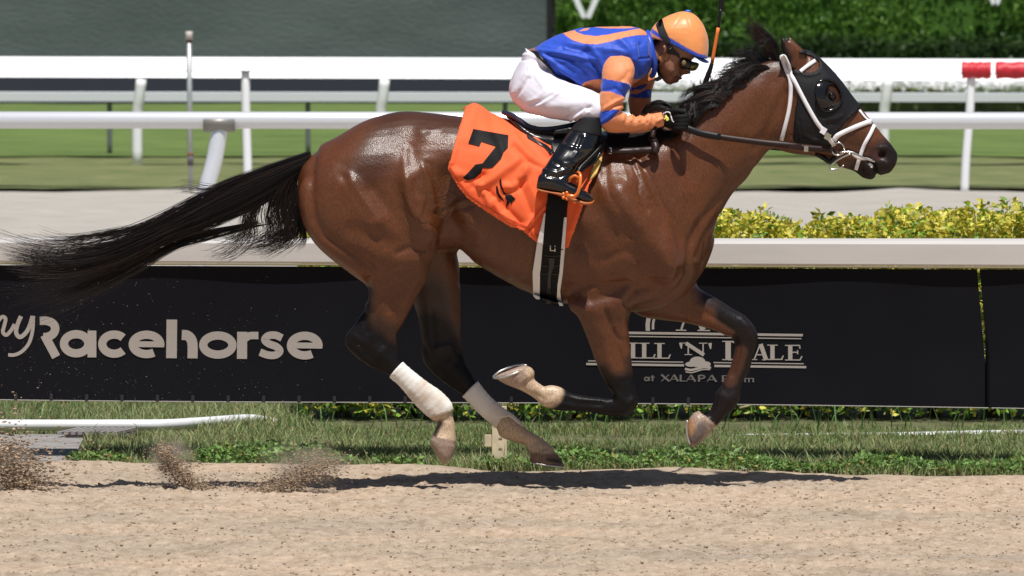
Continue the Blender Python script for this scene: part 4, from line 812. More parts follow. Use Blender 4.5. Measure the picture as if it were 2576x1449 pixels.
pj(sk, U, K([(850,900),(800,890),(770,885)]), 2.5, 3, (.15, .045, .035), .8); pj(sk, U, K([(420,250),(420,330),(520,300)]), 14, 8, (.012, .009, .008), .95); pj(sk, U, K([(560,380)]), 14, 8, (.30, .13, .08), .8)
pj(sk, U, K([(430,430),(480,560)]), 10, 10, (.30, .15, .09), .7); pj(sk, U, K([(640,940),(760,900)]), 12, 14, (.16, .075, .05), .6)
body = jpart('body', bv, bf, M_SKIN, sk)
# ---- silks
BLUE = np.array((.020, .075, .52)); ORG = np.array((.74, .265, .115)); 
M_SILK = mat('racing_silk', rough=.55, attr=True, spec=.3, bump=.10, bscale=45, sheen=.15)
tv, tf = remesh([loft(TORSO, 40, 6, 2.3)], .0042, 5)
N = normals(tv, tf); U = proj(tv)
JF = [([(560,480),(760,500),(960,540),(1100,570)], 6, .010), ([(560,490),(760,540),(900,570)], 5, -.008), ([(600,500),(700,580),(860,680),(1000,780)], 7, .009), ([(640,520),(760,600),(900,690)], 5, -.007), ([(760,640),(900,720),(1000,800)], 6, .008),
 ([(1000,500),(1100,600),(1180,720)], 8, -.010), ([(1050,440),(1140,540),(1170,640)], 7, .009), ([(1480,420),(1510,560),(1490,700)], 6, .009), ([(1530,420),(1540,560),(1510,700)], 5, -.009), ([(1580,400),(1590,560),(1560,680)], 6, .008),
 ([(1350,380),(1420,450),(1470,560)], 8, .008), ([(700,420),(900,470),(1080,480)], 9, -.005), ([(850,400),(1000,440),(1200,450)], 10, .006), ([(1450,330),(1560,340),(1620,345)], 5, -.005), ([(1510,560),(1610,545)], 2.5, -.005),
 ([(680,600),(780,700),(900,770)], 4, -.006), ([(1200,480),(1280,470),(1400,500)], 7, .006), ([(900,600),(1040,700),(1100,800)], 7, -.006), ([(820,460),(980,500),(1090,560)], 4, .005), ([(620,440),(760,450)], 5, .005)]
tot = sum(h*np.exp(-(pdist(U, J(l))/r)**2) for l, r, h in JF)+.0030*fbm(tv*np.array((14, 14, 24)), 3, 2); tv = tv+N*tot[:, None]
U = proj(tv); tc = np.tile(BLUE, (len(tv), 1))
org = [[(800,312),(910,285),(935,305),(1000,330),(1120,342),(1250,322),(1400,292),(1530,268),(1640,300),(1640,332),(1500,333),(1400,350),(1250,392),(1130,418),(1000,412),(900,382),(840,345)],
       [(945,298),(1000,270),(1060,262),(1030,288)], [(1090,256),(1200,240),(1400,236),(1490,262),(1390,270),(1200,268)], [(960,818),(1010,775),(1080,752),(1200,748),(1260,900),(1100,900)], [(1380,760),(1560,742),(1700,760),(1640,900),(1400,900)]]
for p in org:
    m = inside(U, J(p)); tc[m] = ORG
jpart('silks', tv, tf, M_SILK, tc)
# collar
keep(mk('collar', *tube([P(*q, D0+y) for q, y in zip(J([(1600,300),(1612,360),(1640,470),(1668,600),(1660,690),(1640,720)]), (0, -.05, -.075, -.07, -.045, 0))], [.010, .014, .014, .013, .012, .01], 8, 4), mat('blue_collar', tuple(BLUE), rough=.4), None, True), jock)
def sleeve(L, folds, bands, dark=1.):
    v, f = remesh([loft(L, 28, 6, 2.2)], .0040, 4); N = normals(v, f); U = proj(v)
    tot = sum(h*np.exp(-(pdist(U, J(l))/r)**2) for l, r, h in folds)+.0016*fbm(v*30, 3, 6); v = v+N*tot[:, None]
    c = np.tile(ORG, (len(v), 1))
    for b in bands: c[inside(U, J(b))] = BLUE
    return v, f, c
SF = [([(1370,780),(1410,800),(1430,830)], 4, .008), ([(1150,860),(1300,840),(1380,900)], 5, -.004), ([(1200,1030),(1300,960),(1370,930)], 5, .007), ([(1220,1040),(1320,990),(1370,960)], 4, -.007), ([(1280,1030),(1360,1010)], 4, .007), ([(1180,1150),(1280,1060),(1330,1040)], 4, .006), ([(1200,1150),(1290,1090)], 3, -.005),
      ([(1640,1210),(1680,1150),(1740,1120)], 4, .007), ([(1660,1200),(1720,1160)], 3, -.006), ([(1580,1220),(1620,1150),(1640,1090)], 4, .006), ([(1420,530),(1450,640)], 8, .004), ([(1330,780),(1390,730),(1420,680)], 6, -.004)]
SF += [([(1380+k*38, 1080), (1372+k*38, 1140)], 2.2, .005*(-1)**k) for k in range(9)]
v, f, c = sleeve(SLEEVE, SF, [[(1100,735),(1175,742),(1280,760),(1420,790),(1440,830),(1400,930),(1350,900),(1250,865),(1100,855)], [(1100,1062),(1140,1055),(1240,1042),(1330,1030),(1325,1060),(1280,1110),(1230,1150),(1150,1190),(1100,1190)]])
jpart('sleeve', v, f, M_SILK, c)
v, f, c = sleeve(FSLEEVE, [([(1450,760),(1560,780),(1660,740)], 5, .006), ([(1450,820),(1600,830)], 5, -.005)], [[(1380,815),(1480,825),(1580,790),(1600,800),(1560,840),(1470,850),(1380,860)], [(1380,890),(1500,890),(1600,840),(1680,850),(1660,920),(1560,930),(1420,915),(1380,915)]])
jpart('sleeve', v, f, M_SILK, c)
# ---- breeches
M_BREECH = mat('white_breeches', (.76, .735, .83), rough=.55, bump=.06, bscale=120)
pv, pf = remesh([loft(PELV, 32, 6, 2.3), loft(THIGH, 28, 6), loft(mir(THIGH), 28, 6), loft(jp([(440,450,470,500,.08),(500,480,690,660,.135),(560,500,740,720,.14)]), 24, 5)], .0046, 7)
PFO = [([(540,640),(560,740),(620,820)], 6, .006), ([(360,900),(420,840),(480,740)], 5, -.006), ([(330,880),(400,780),(450,700)], 5, .005), ([(500,980),(600,960),(700,900)], 5, -.006), ([(560,1000),(680,930),(760,880)], 4, .005), ([(620,860),(560,930),(480,960)], 6, .004),
       ([(880,1130),(960,1080),(1010,1040)], 4, .009), ([(900,1140),(980,1100)], 3, -.008), ([(850,1110),(960,1050),(1060,1010)], 4, -.006), ([(940,1120),(1040,1060)], 4, .007), ([(720,760),(860,860),(1000,920)], 5, -.004), ([(700,1000),(900,980),(1060,960)], 10, .004), ([(410,570),(500,560),(580,580)], 3, -.004), ([(430,520),(520,520),(640,620),(700,690)], 4, .005)]
N = normals(pv, pf); U = proj(pv); pv = pv+N*(sum(h*np.exp(-(pdist(U, J(l))/r)**2) for l, r, h in PFO)+.0016*fbm(pv*18, 3, 12))[:, None]
jpart('breeches', pv, pf, M_BREECH)
keep(mk('waistband', *tube([P(*q, D0+y) for q, y in zip(J([(480,490),(545,500),(600,555),(640,600),(720,690)]), (-.02, -.11, -.145, -.15, -.13))], [.006, .008, .007, .006, .004], 8, 4), M_BLKL, None, True), jock)
# ---- boots
M_BOOT = mat('patent_black_boot', (.0065, .007, .0095), rough=.17, coat=.3)
M_SOLE = mat('orange_brown_sole', (.42, .12, .03), rough=.6)
BF = [(C_([(960,300),(1080,330),(1180,330)]), 5, .004), (C_([(830,480),(920,500),(1000,470)]), 5, .006), (C_([(860,520),(940,530),(1010,500)]), 4, -.006), (C_([(900,420),(1000,460)]), 5, -.005), (C_([(1090,250),(1060,330)]), 6, -.004), (C_([(1040,440),(960,440)]), 5, .005), (C_([(1120,250),(1040,400)]), 7, .005), (C_([(1080,170),(1200,200)]), 5, -.006)]
for fl_ in (lambda x: x, mir):
    v, f = remesh([loft(fl_(SHAFT), 24, 6), loft(fl_(FOOT), 24, 6)], .0042, 7)
    N = normals(v, f); U = proj(v); v = v+N*(sum(h*np.exp(-(pdist(U, l)/r)**2) for l, r, h in BF))[:, None]
    ob = jpart('boot', v, f, M_BOOT); s_ = mk('boot_sole', *loft(fl_(SOLE), 16, 5, 3), M_SOLE, None, True); s_.parent = ob
keep(mk('boot_cuff', *remesh([loft([C_([(a, b)])[0]+C_([(c, d)])[0]+(w, y) for a, b, c, d, w, y in [(1082,112,1230,106,.052,-.215),(1050,150,1240,180,.058,-.225),(1010,195,1235,240,.060,-.24)]], 24, 5)], .005, 3), mat('boot_cuff_cloth', (.009, .009, .010), rough=.75, spec=.2), None, True), jock)
# ---- gloves
M_GLOVE = mat('black_glove', (.007, .007, .008), rough=.7, spec=.2, bump=.2, bscale=300)
for s in (-1, 1):
    gv, gf_ = remesh(hand(s), .0036, 3); gv = gv+normals(gv, gf_)*.0022
    go = jpart('glove', gv, gf_, M_GLOVE)
    if s < 0:
        GB = BVHTree.FromPolygons(gv.tolist(), gf_.tolist())
        gfn = lambda u, v: (hit(u, v, GB)[0] if hit(u, v, GB)[0] is not None else P(u, v, D0-.195))-np.array((0, .003, 0))
        y1 = join([(lambda g: (g[0], [tuple(q) for q in g[1]]))(gridpatch(ZG(p), .7, gfn)) for p in ([(1078,385),(1130,372),(1150,400),(1180,430),(1185,470),(1150,495),(1125,480),(1130,440),(1100,470),(1085,450),(1105,420)],)])
        keep(mk('glove_badge', *y1, mat('yellow_badge', (.75, .68, .12), rough=.6)), jock)
        keep(mk('glove_piping', *tube([gfn(*q) for q in catmull(ZG([(1075,360),(1120,325),(1190,325),(1215,370),(1235,440),(1250,490),(1272,505)]), 4)], .0028, 6), M_WHITE), jock)
# ---- helmet
M_CAP = mat('helmet_silk', rough=.42, attr=True, sheen=.2)
hel = empty('helmet', tuple(P(*J([(1890,440)])[0], D0))); hel.parent = jock; hel.matrix_parent_inverse = jock.matrix_basis.inverted()
CAPL = [J([(a, b)])[0]+J([(c, d)])[0]+(w, 0) for a, b, c, d, w in [(1612,345,1612,348,.002),(1626,300,1628,362,.045),(1668,232,1690,386,.075),(1745,172,1790,415,.093),(1850,127,1900,455,.104),(1955,108,2000,495,.105),(2045,140,2075,522,.096),(2115,215,2122,538,.08),(2160,320,2150,548,.055),(2178,420,2162,548,.03),(2176,480,2168,530,.005)]]
CAPD = [(a, b, a+(c_-a)*1.75, b+(d_-b)*1.75, w, y) for a, b, c_, d_, w, y in CAPL]
v, f = remesh([loft(CAPD, 36, 6, 2.15)], .0040, 5)
dome = J([(1600,352),(1612,330),(1622,290),(1664,222),(1740,165),(1848,118),(1955,98),(2050,128),(2122,205),(2170,315),(2190,420),(2188,520),(2160,556),(2120,552),(2060,535),(1990,505),(1900,458),(1815,412),(1745,386),(1690,372)])
v, f, _n = patch(v, f, dome, 0., snap=5)
U = proj(v); N = normals(v, f)
v = v+N*(-.0012*np.exp(-(pdist(U, J([(1960,115),(2010,280),(2040,470)]))/2.)**2)-.0012*np.exp(-(pdist(U, J([(1940,115),(1850,250),(1800,360)]))/2.)**2)+.0012*fbm(v*22, 2, 3))[:, None]
c = np.tile(np.array((.80, .30, .095)), (len(v), 1))
band = J([(1625,285),(1645,270),(1700,312),(1760,340),(1815,360),(1900,410),(2000,468),(2080,505),(2165,528),(2165,560),(2080,548),(1990,510),(1900,462),(1815,412),(1740,372),(1690,345),(1632,308)])
c[inside(U, band)] = BLUE
HELINV = hel.matrix_basis.inverted()
def helpart(n, V, F, m, c=None):
    o = mk(n, V, F, m, None, True, c); o.parent = hel; o.matrix_parent_inverse = HELINV; return o
solid(helpart('cap', v, f, M_CAP, c), .006, -1)
CAPB = BVHTree.FromPolygons(v.tolist(), f.tolist())
VIS = [J([(a, b)])[0]+J([(c_, d)])[0]+(w, 0) for a, b, c_, d, w in [(1985,500,1990,510,.03),(2040,525,2045,540,.062),(2090,542,2088,572,.068),(2140,556,2130,592,.055),(2172,576,2165,596,.028),(2184,588,2180,594,.004)]]
helpart('visor', *remesh([loft(VIS, 24, 5, 2.2)], .0035, 4), mat('visor_blue', (.05, .16, .60), rough=.35))
bt = np.array(P(*J([(1980,110)])[0], D0)); th = np.linspace(0, 2*np.pi, 16, endpoint=False)
bvv = np.concatenate([[bt+np.array((.013*s_*math.cos(t), .013*s_*math.sin(t), z)) for t in th] for s_, z in ((1, -.004), (1, .003), (.6, .0065), (.05, .0075))])
helpart('button', bvv, tube_faces(4, 16), mat('button_blue', (.05, .16, .60), rough=.35))
capfn = lambda off: (lambda u, v: (hit(u, v, CAPB)[0] if hit(u, v, CAPB)[0] is not None else np.array(P(u, v, D0-.075)))-np.array((0, off, 0)))
gst = J([(1690,215),(1735,165),(1745,200),(1760,260),(1790,330),(1815,380),(1815,430),(1780,420),(1745,385),(1715,330),(1690,270),(1678,235)])
V, F = gridpatch(gst, 1.5, capfn(.004)); helpart('goggle_strap', V, F, mat('black_elastic', (.010, .010, .011), rough=.7))
BODB = BVHTree.FromPolygons(bv.tolist(), bf.tolist())
def onface(off, dflt=-.075): return lambda u, v: (hit(u, v, BODB)[0] if hit(u, v, BODB)[0] is not None else np.array(P(u, v, D0+dflt)))-np.array((0, off, 0))
M_TANW = mat('tan_strap', (.40, .17, .06), rough=.6)
helpart('chin_cup', *gridpatch(K([(470,535),(560,470),(640,440),(660,500),(640,545),(530,640),(490,600)]), 1.0, onface(.006)), M_TANW)
helpart('neck_guard', *gridpatch(K([(340,310),(400,330),(430,450),(480,530),(470,590),(420,640),(370,560),(345,450)]), 1.2, onface(.006, -.06)), M_TANW)
helpart('chin_strap', *gridpatch(K([(440,610),(500,560),(520,600),(470,680),(520,850),(540,920),(460,960),(395,945),(410,900),(470,870),(430,700)]), 1.2, onface(.006, -.05)), M_BLKL)
helpart('ear_strap', *gridpatch(K([(640,330),(700,310),(740,380),(850,480),(860,560),(780,500),(690,480),(630,470)]), 1.2, onface(.008)), M_BLKL)
helpart('strap_buckle', *tube([onface(.012)(*q) for q in K([(650,350),(690,312),(715,350),(680,385),(650,350)])], .0016, 6), M_METAL)
gog = empty('goggles', tuple(P(*K([(950,640)])[0], D0-.07))); gog.parent = jock; gog.matrix_parent_inverse = jock.matrix_basis.inverted()
GINV = gog.matrix_basis.inverted()
def gogpart(n, V, F, m):
    o = mk(n, V, F, m, None, True); o.parent = gog; o.matrix_parent_inverse = GINV; return o
GFR = [K([(a, b)])[0]+K([(c_, d)])[0]+(w, 0) for a, b, c_, d, w in [(845,560,840,690,.080),(880,510,880,740,.086),(960,520,950,755,.086),(1030,560,1000,770,.082),(1070,600,1020,775,.074)]]
gogpart('frame', *loft(GFR, 24, 4, 3.2), mat('goggle_frame', (.018, .012, .008), rough=.3))
GLN = [K([(a, b)])[0]+K([(c_, d)])[0]+(w, 0) for a, b, c_, d, w in [(1040,590,1000,760,.066),(1100,610,1040,775,.064),(1150,620,1090,775,.058),(1190,640,1140,760,.045),(1197,670,1175,720,.02)]]
gogpart('lens', *loft(GLN, 24, 4, 2.6), mat('olive_mirror_lens', (.16, .15, .035), rough=.08, metal=.55))
dc = np.array(P(*K([(928,628)])[0], D0-.090)); th = np.linspace(0, 2*np.pi, 20, endpoint=False)
gogpart('stud', np.concatenate([[dc+np.array((.0095*s_*math.cos(t), y, .0095*s_*math.sin(t))) for t in th] for s_, y in ((1, .004), (1, -.003), (.8, -.004), (.05, -.004))]), tube_faces(4, 20), mat('brass_stud', (.30, .22, .09), rough=.35, metal=.6))
# ---- whip
crop = empty('riding_crop', tuple(P(1755, 270, D0+.13))); tag(crop, 'riding crop with orange grip and black flap held upright in gloved hand', 'riding crop')
yc_ = D0+.15
def cl(pts, r, n, m): 
    o = mk(n, *tube([P(*q, yc_) for q in J(pts)], r, 10, 3), m, None, True); keep(o, crop)
cl([(2040,1040),(2090,930),(2130,830)], [.008, .009, .0095], 'handle_end', M_GLOVE)
cl([(2128,835),(2160,740),(2190,660),(2208,600)], [.0115, .0115, .010, .0085], 'handle', M_GLOVE)
cl([(2207,605),(2240,420),(2268,262)], [.0075, .0075, .0072], 'grip', mat('orange_grip', (.88, .20, .03), rough=.6))
cl([(2267,270),(2280,170),(2290,90)], [.0065, .007, .007], 'shaft', M_BLKL)
fp = np.array([P(*q, yc_) for q in J([(2272,110),(2312,110),(2330,-20),(2335,-120),(2280,-120),(2270,-20)])])
keep(solid(mk('flap', fp, [tuple(range(6))], M_BLKL), .012, 0), crop)
# ---- stirrup iron
st = empty('stirrup', tuple(P(*C_([(1000,620)])[0], D0-.38))); st.parent = saddle; st.matrix_parent_inverse = saddle.matrix_basis.inverted(); STI = st.matrix_basis.inverted()
M_STIR = mat('orange_stirrup', (.75, .17, .02), rough=.35, coat=.4)
def stpart(n, V, F, m):
    o = mk(n, V, F, m, None, True); o.parent = st; o.matrix_parent_inverse = STI; return o
stpart('arch', *tube([P(*q, D0+y) for q, y in zip(C_([(1040,672),(1070,640),(1085,580),(1088,520),(1075,497),(1055,505)]), (-.405, -.41, -.41, -.395, -.375, -.35))], [.008, .0075, .007, .007, .006, .005], 10, 4), M_STIR)
stpart('tread', *tube([P(*q, D0+y) for q, y in zip(C_([(1045,668),(1000,662),(985,670)]), (-.407, -.40, -.35))], [.009, .009, .008], 10, 4), M_STIR)
for k in range(5):
    a = k*1.257; q = C_([(985+22*math.cos(a), 662+22*math.sin(a))])[0]
    stpart('petal', *loft([(q[0]-4, q[1], q[0]-4, q[1]+.5, .001, 0), (q[0]-2.5, q[1]-4, q[0]-2.5, q[1]+4, .004, 0), (q[0]+2.5, q[1]-4, q[0]+2.5, q[1]+4, .004, 0), (q[0]+4, q[1], q[0]+4, q[1]+.5, .001, 0)], 10, 3, yo=-.402), M_STIR)
stpart('loop', *tube([P(*q, D0+y) for q, y in zip(C_([(1010,560),(1020,535),(1050,520),(1075,540),(1060,565)]), (-.375, -.39, -.395, -.39, -.38))], .006, 8, 4), M_STIR)
stpart('leather', *tube([P(*q, D0+y) for q, y in zip(C_([(1060,515),(1090,460),(1150,400),(1235,310)]), (-.365, -.345, -.31, -.26))], .008, 8, 4), M_BLKL)
# ================================================================= the setting
def N2(u): return u*2575/3000
def edge_row(u): return 1160+32*u/2575.                      # where the raked sand meets the grass
Y_E0, Y_E1 = ground_y(edge_row(0)), ground_y(edge_row(2575))
X_E0, X_E1 = P(0, 1160, Y_E0)[0], P(2575, 1192, Y_E1)[0]
def y_edge(x): return Y_E0+(Y_E1-Y_E0)*(x-X_E0)/(X_E1-X_E0)
def sheet(name, x0, x1, nx, yfun0, yfun1, ny, zfun, m, cols=None, pw=1.0):
    X, T = np.meshgrid(np.linspace(x0, x1, nx), np.linspace(0, 1, ny)**pw); Y = yfun0(X)*(1-T)+yfun1(X)*T
    V = np.stack([X.ravel(), Y.ravel(), zfun(X, Y).ravel()], 1); idx = np.arange(nx*ny).reshape(ny, nx)
    F = np.stack([idx[:-1, :-1], idx[:-1, 1:], idx[1:, 1:], idx[1:, :-1]], -1).reshape(-1, 4)
    return mk(name, V, F, m, None, True, cols(V) if cols else None)
C = lambda c: (lambda X: np.full_like(X, c))
def n2(X, Y, sx, sy, oc, seed): return fbm(np.stack([X.ravel()*sx, Y.ravel()*sy], 1), oc, seed).reshape(X.shape)
# ---- base ground to the horizon
M_LAWN = mat('far_lawn', (.10, .14, .035), rough=.95, var=.3, vscale=.8, bump=.6, bscale=30)
tag(sheet('ground', -3000, 3000, 3, C(-300.), C(5500.), 3, lambda X, Y: X*0-.09, M_LAWN), kind='structure')
# ---- raked sand of the near track
M_SAND = mat('raked_sand', attr=True, rough=.95, spec=.15, var=.16, vscale=45, bump=.9, bscale=190, stretch=(.6, 1, 1))
def zsand(X, Y):
    e = y_edge(X)-Y; f = np.clip(e/.5, 0, 1)
    z = .016*n2(X, Y, 2.2, 3.0, 3, 3)+.006*n2(X, Y, 9, 10, 3, 8)+.010*np.maximum(0, n2(X, Y, 34, 26, 2, 21)-.1)*f-.020*np.maximum(0, n2(X, Y, 12, 24, 2, 51)-.22)*f
    z = z*(.35+.65*f)+.016*np.exp(-((e-.22)/.16)**2)*(1+.8*n2(X, Y, 1.3, 1, 2, 5))-.02*np.exp(-(e/.06)**2)
    return z-.008
def csand(V):
    a = fbm(V[:, :2]*np.array((1.2, 2.4)), 4, 31)[:, None]; b = np.clip(fbm(V[:, :2]*np.array((22, 20)), 2, 5), 0, 1)[:, None]
    return np.array((.455, .358, .270))*(1+.10*a)+np.array((.05, .0, -.02))*a*.3-np.array((.10, .09, .08))*b
tag(sheet('sand_track', -2.75, 2.75, 620, C(31.0), lambda X: y_edge(X)+.14, 560, zsand, M_SAND, csand), kind='structure')
M_SAND2 = mat('loose_sand', (.45, .335, .25), rough=.95, spec=.15, var=.2, vscale=12, bump=.8, bscale=60)
for n_, a, b in (('sand_track', -60., -2.75), ('sand_track', 2.75, 60.)): tag(sheet(n_, a, b, 40, C(8.), lambda X: y_edge(X)+.14, 40, lambda X, Y: X*0-.01+.006*n2(X, Y, 1, 1, 2, 3), M_SAND2), kind='structure')
tag(sheet('sand_track', -2.75, 2.75, 12, C(8.), C(31.), 40, lambda X, Y: X*0-.012, M_SAND2), kind='structure')
# clods lying on the sand
ICO = None
def ico():
    bm = bmesh.new(); bmesh.ops.create_icosphere(bm, subdivisions=1, radius=1); V = np.array([v.co for v in bm.verts]); F = np.array([[v.index for v in f.verts] for f in bm.faces]); bm.free(); return V, F
IV, IF = ico()
def crumbs(name, pts, rad, cols, m, squash=(1, 1, .7), seed=0):
    rg = np.random.default_rng(seed); n = len(pts); k = len(IV)
    V = IV[None]*(1+.35*rg.uniform(-1, 1, (n, k, 1)))*np.array(squash)*rg.uniform(.7, 1.35, (n, 1, 3))*np.asarray(rad)[:, None, None]+np.asarray(pts)[:, None, :]
    F = IF[None]+(np.arange(n)*k)[:, None, None]
    return mk(name, V.reshape(-1, 3), F.reshape(-1, 3), m, None, False, np.repeat(cols, k, 0))
M_CLOD = mat('sand_clod', attr=True, rough=1, spec=.1)
n = 22000; rg = np.random.default_rng(2); x = rg.uniform(-2.7, 2.7, n); ye = y_edge(x); y = 31.2+(ye-.35-31.2)*rg.uniform(0, 1, n); r = .0016+.0060*rg.uniform(0, 1, n)**5
z = zsand(x[None], y[None])[0]; cc = np.array((.40, .31, .235))*rg.uniform(.68, 1.1, (n, 1))
tag(crumbs('sand_clods', np.stack([x, y, z+r*.3], 1), r, cc, M_CLOD), 'loose crumbs of sand lying all over the raked track', 'sand', kind='stuff')
# ---- verge under the grass
M_SOIL = mat('verge_soil', (.10, .105, .045), rough=1, var=.4, vscale=9, bump=.8, bscale=60)
tag(sheet('grass_verge', -60, 60, 60, lambda X: y_edge(X)-.01, C(46.), 12, lambda X, Y: X*0-.018, M_SOIL), kind='structure')
# ---- far sand and turf
M_FSAND = mat('far_sand', (.375, .35, .312), rough=.95, var=.14, vscale=7, bump=.8, bscale=25, stretch=(.4, 1, 1))
YT = ground_y(N2(562))
tag(sheet('far_sand_track', -40, 40, 300, C(46.), C(YT+.6), 90, lambda X, Y: .012+.020*n2(X, Y, 1.6, .9, 3, 4)-.03*(Y < 46.3), M_FSAND), kind='structure')
def mat2(name, c1, c2, scale, stretch, rough=.95):
    m = mat(name, c1, rough=rough, bump=.8, bscale=22); nt = m.node_tree; b = nt.nodes['Principled BSDF']
    mp = [q for q in nt.nodes if q.type == 'MAPPING'][0]; mp.inputs['Scale'].default_value = stretch
    nz = nt.nodes.new('ShaderNodeTexNoise'); nz.inputs['Scale'].default_value = scale; nz.inputs['Detail'].default_value = 6; nz.inputs['Roughness'].default_value = .65
    rp = nt.nodes.new('ShaderNodeValToRGB'); rp.color_ramp.elements[0].position = .36; rp.color_ramp.elements[1].position = .64
    rp.color_ramp.elements[0].color = (*c1, 1); rp.color_ramp.elements[1].color = (*c2, 1)
    nt.links.new(mp.outputs[0], nz.inputs[0]); nt.links.new(nz.outputs[0], rp.inputs[0]); nt.links.new(rp.outputs[0], b.inputs['Base Color']); return m
YG = ground_y(N2(472))
tag(sheet('rough_turf', -40, 40, 400, lambda X: YT+.35*n2(X, X*0, .8, 1, 4, 9), C(YG+.3), 30, lambda X, Y: .03+.012*n2(X, Y, 2, 2, 2, 6), mat2('dry_turf', (.085, .118, .030), (.190, .192, .078), 5., (.4, 1, 1))), kind='structure')
tag(sheet('turf_course', -60, 60, 200, lambda X: YG+.12*n2(X, X*0, .6, 1, 3, 2), C(130.), 30, lambda X, Y: .045+.01*n2(X, Y, 2, 2, 2, 6), mat2('mown_turf', (.062, .112, .018), (.140, .200, .046), 4., (.3, 1, 1))), kind='structure')

# ================================================================= near rail with banner
YA = lambda u: 37.6-.10*(u-1287)/603.
UL, UR = -700, 3300
def rowA(v0, v1): return lambda u: v0+(v1-v0)*u/2575.
def bar(sec, u0=UL, u1=UR, n=2):
    """prism along the rail: sec = (row at left edge, row at right edge, depth offset)"""
    V = []; k = len(sec)
    for u in np.linspace(u0, u1, n):
        for a, b, dy in sec: V.append(P(u, a+(b-a)*u/2575., YA(u)+dy))
    F = [(i*k+j, i*k+(j+1) % k, (i+1)*k+(j+1) % k, (i+1)*k+j) for i in range(n-1) for j in range(k)]
    F += [tuple(range(k)), tuple((n-1)*k+j for j in range(k-1, -1, -1))]
    return np.array(V), F
M_CAPR = mat('cream_rail_paint', (.56, .53, .505), rough=.45, var=.06, vscale=5, stretch=(.3, 1, 3))
M_RIM = mat('rail_rim_strip', (.33, .27, .17), rough=.5)
rail = empty('rail_barrier', tuple(P(1287, 1190, YA(1287)))); tag(rail, 'cream capped near track rail hung with black sponsor banners behind the horse', 'rail')
rp_ = lambda o: keep(o, rail)
rp_(mk('rail_cap', *bar([(598,600,.22),(599,601,.15),(603,606,.06),(611,615,0),(655,666,0),(659,670,.004),(659,670,.03),(640,640,.22)]), M_CAPR))
rp_(mk('cap_rim', *bar([(659.5,670.5,-.002),(663.5,674.5,-.002),(665,676,.02),(660,671,.02)]), M_RIM))
M_BAN = mat('black_banner_vinyl', (.0075, .0075, .0105), rough=.55, spec=.10, bump=.12, bscale=6, var=.12, vscale=3)
def banY(u, t): return YA(u)+.02+.015*math.sin(t*2.6)+.004*math.sin(u*.011+t*2)
def banner(u0, u1):
    n = 60; m = 14; V = []
    for i, u in enumerate(np.linspace(u0, u1, n)):
        top = 667+11*u/2575.; bot = 1002+24*u/2575.+3*math.sin(u*.0021+1.)
        for j in range(m):
            t = j/(m-1); sl = 14*(t-.0) if False else 0
            V.append(P(u+(30*t if (u0 > 2000 and i == 0) or (u1 < 2480 and u1 > 2000 and i == n-1) else 0), top+(bot-top)*t, banY(u, t)))
    idx = np.arange(n*m).reshape(n, m); F = np.stack([idx[:-1, :-1], idx[1:, :-1], idx[1:, 1:], idx[:-1, 1:]], -1).reshape(-1, 4); return np.array(V), F
for a, b in ((UL, 2457), (2463.5, UR)): rp_(mk('banner', *banner(a, b), M_BAN, None, True))
M_EDGE = mat('banner_edge_strip', (.36, .34, .31), rough=.5)
for a, b in ((UL, 2486), (2494, UR)):
    q = [P(u, 1003.2+24*u/2575.+3*math.sin(u*.0021+1.), YA(u)+.018) for u in np.linspace(a, b, 60)]; rp_(mk('banner_hem', *tube(q, .0022, 6), M_EDGE))
M_TAB = mat('grommet_tab', (.022, .022, .026), rough=.5)
for k in range(20):
    u = 40+k*89.; V, F = box(-.007, .007, -.004, .004, -.012, .012); v_ = 994+24*u/2575.+3*math.sin(u*.0021+1.)
    rp_(mk('banner_tab', V+P(u, v_, YA(u)+.012), F, M_TAB))
# post under the cap
M_POST = mat('cream_post', (.62, .52, .36), rough=.7, var=.15, vscale=14)
def rail_post(u):
    yb = ground_y(edge_row(u)-2); b = P(u, edge_row(u), yb); x, y = b[0], YA(u)+.10; s = .030
    V1 = tube([(x, y, -.1), (x, y, .62), (x, y+.05, .80), (x, y-.02+.12, .90)], s, 14, 3)
    rp_(mk('rail_post', *V1, M_POST, None, True)); V, F = box(-.016, .016, -.02, .02, -.03, .03); rp_(mk('post_block', V+np.array((x-.055, y, .155)), F, M_POST))
for u in (3600, -1100): rail_post(u)
M_SMARK = mat('stake_ink', (.26, .21, .14), rough=.8)
stake = empty('marker_stake', tuple(P(1256, 1172, ground_y(1172)))); tag(stake, 'short cream wooden stake at the sand edge below the banner between the hind legs', 'stake')
ys_ = ground_y(1172); q0 = P(1256, 1172, ys_); q1 = P(1256, 1022, ys_); V, F = box(q0[0]-.032, q0[0]+.032, ys_-.02, ys_+.02, -.08, q1[2]); keep(mk('stake_post', V, F, M_POST), stake)
q2 = P(1228, 1108, ys_); V, F = box(q2[0]-.016, q2[0]+.014, ys_-.015, ys_+.015, q2[2]-.025, q2[2]+.025); keep(mk('stake_block', V, F, M_POST), stake)
for k in range(5):
    zz_ = .03+k*.045; V, F = box(q0[0]-.004, q0[0]+.012, ys_-.0225, ys_-.0195, zz_, zz_+.006); keep(mk('stake_mark', V, F, M_SMARK), stake)
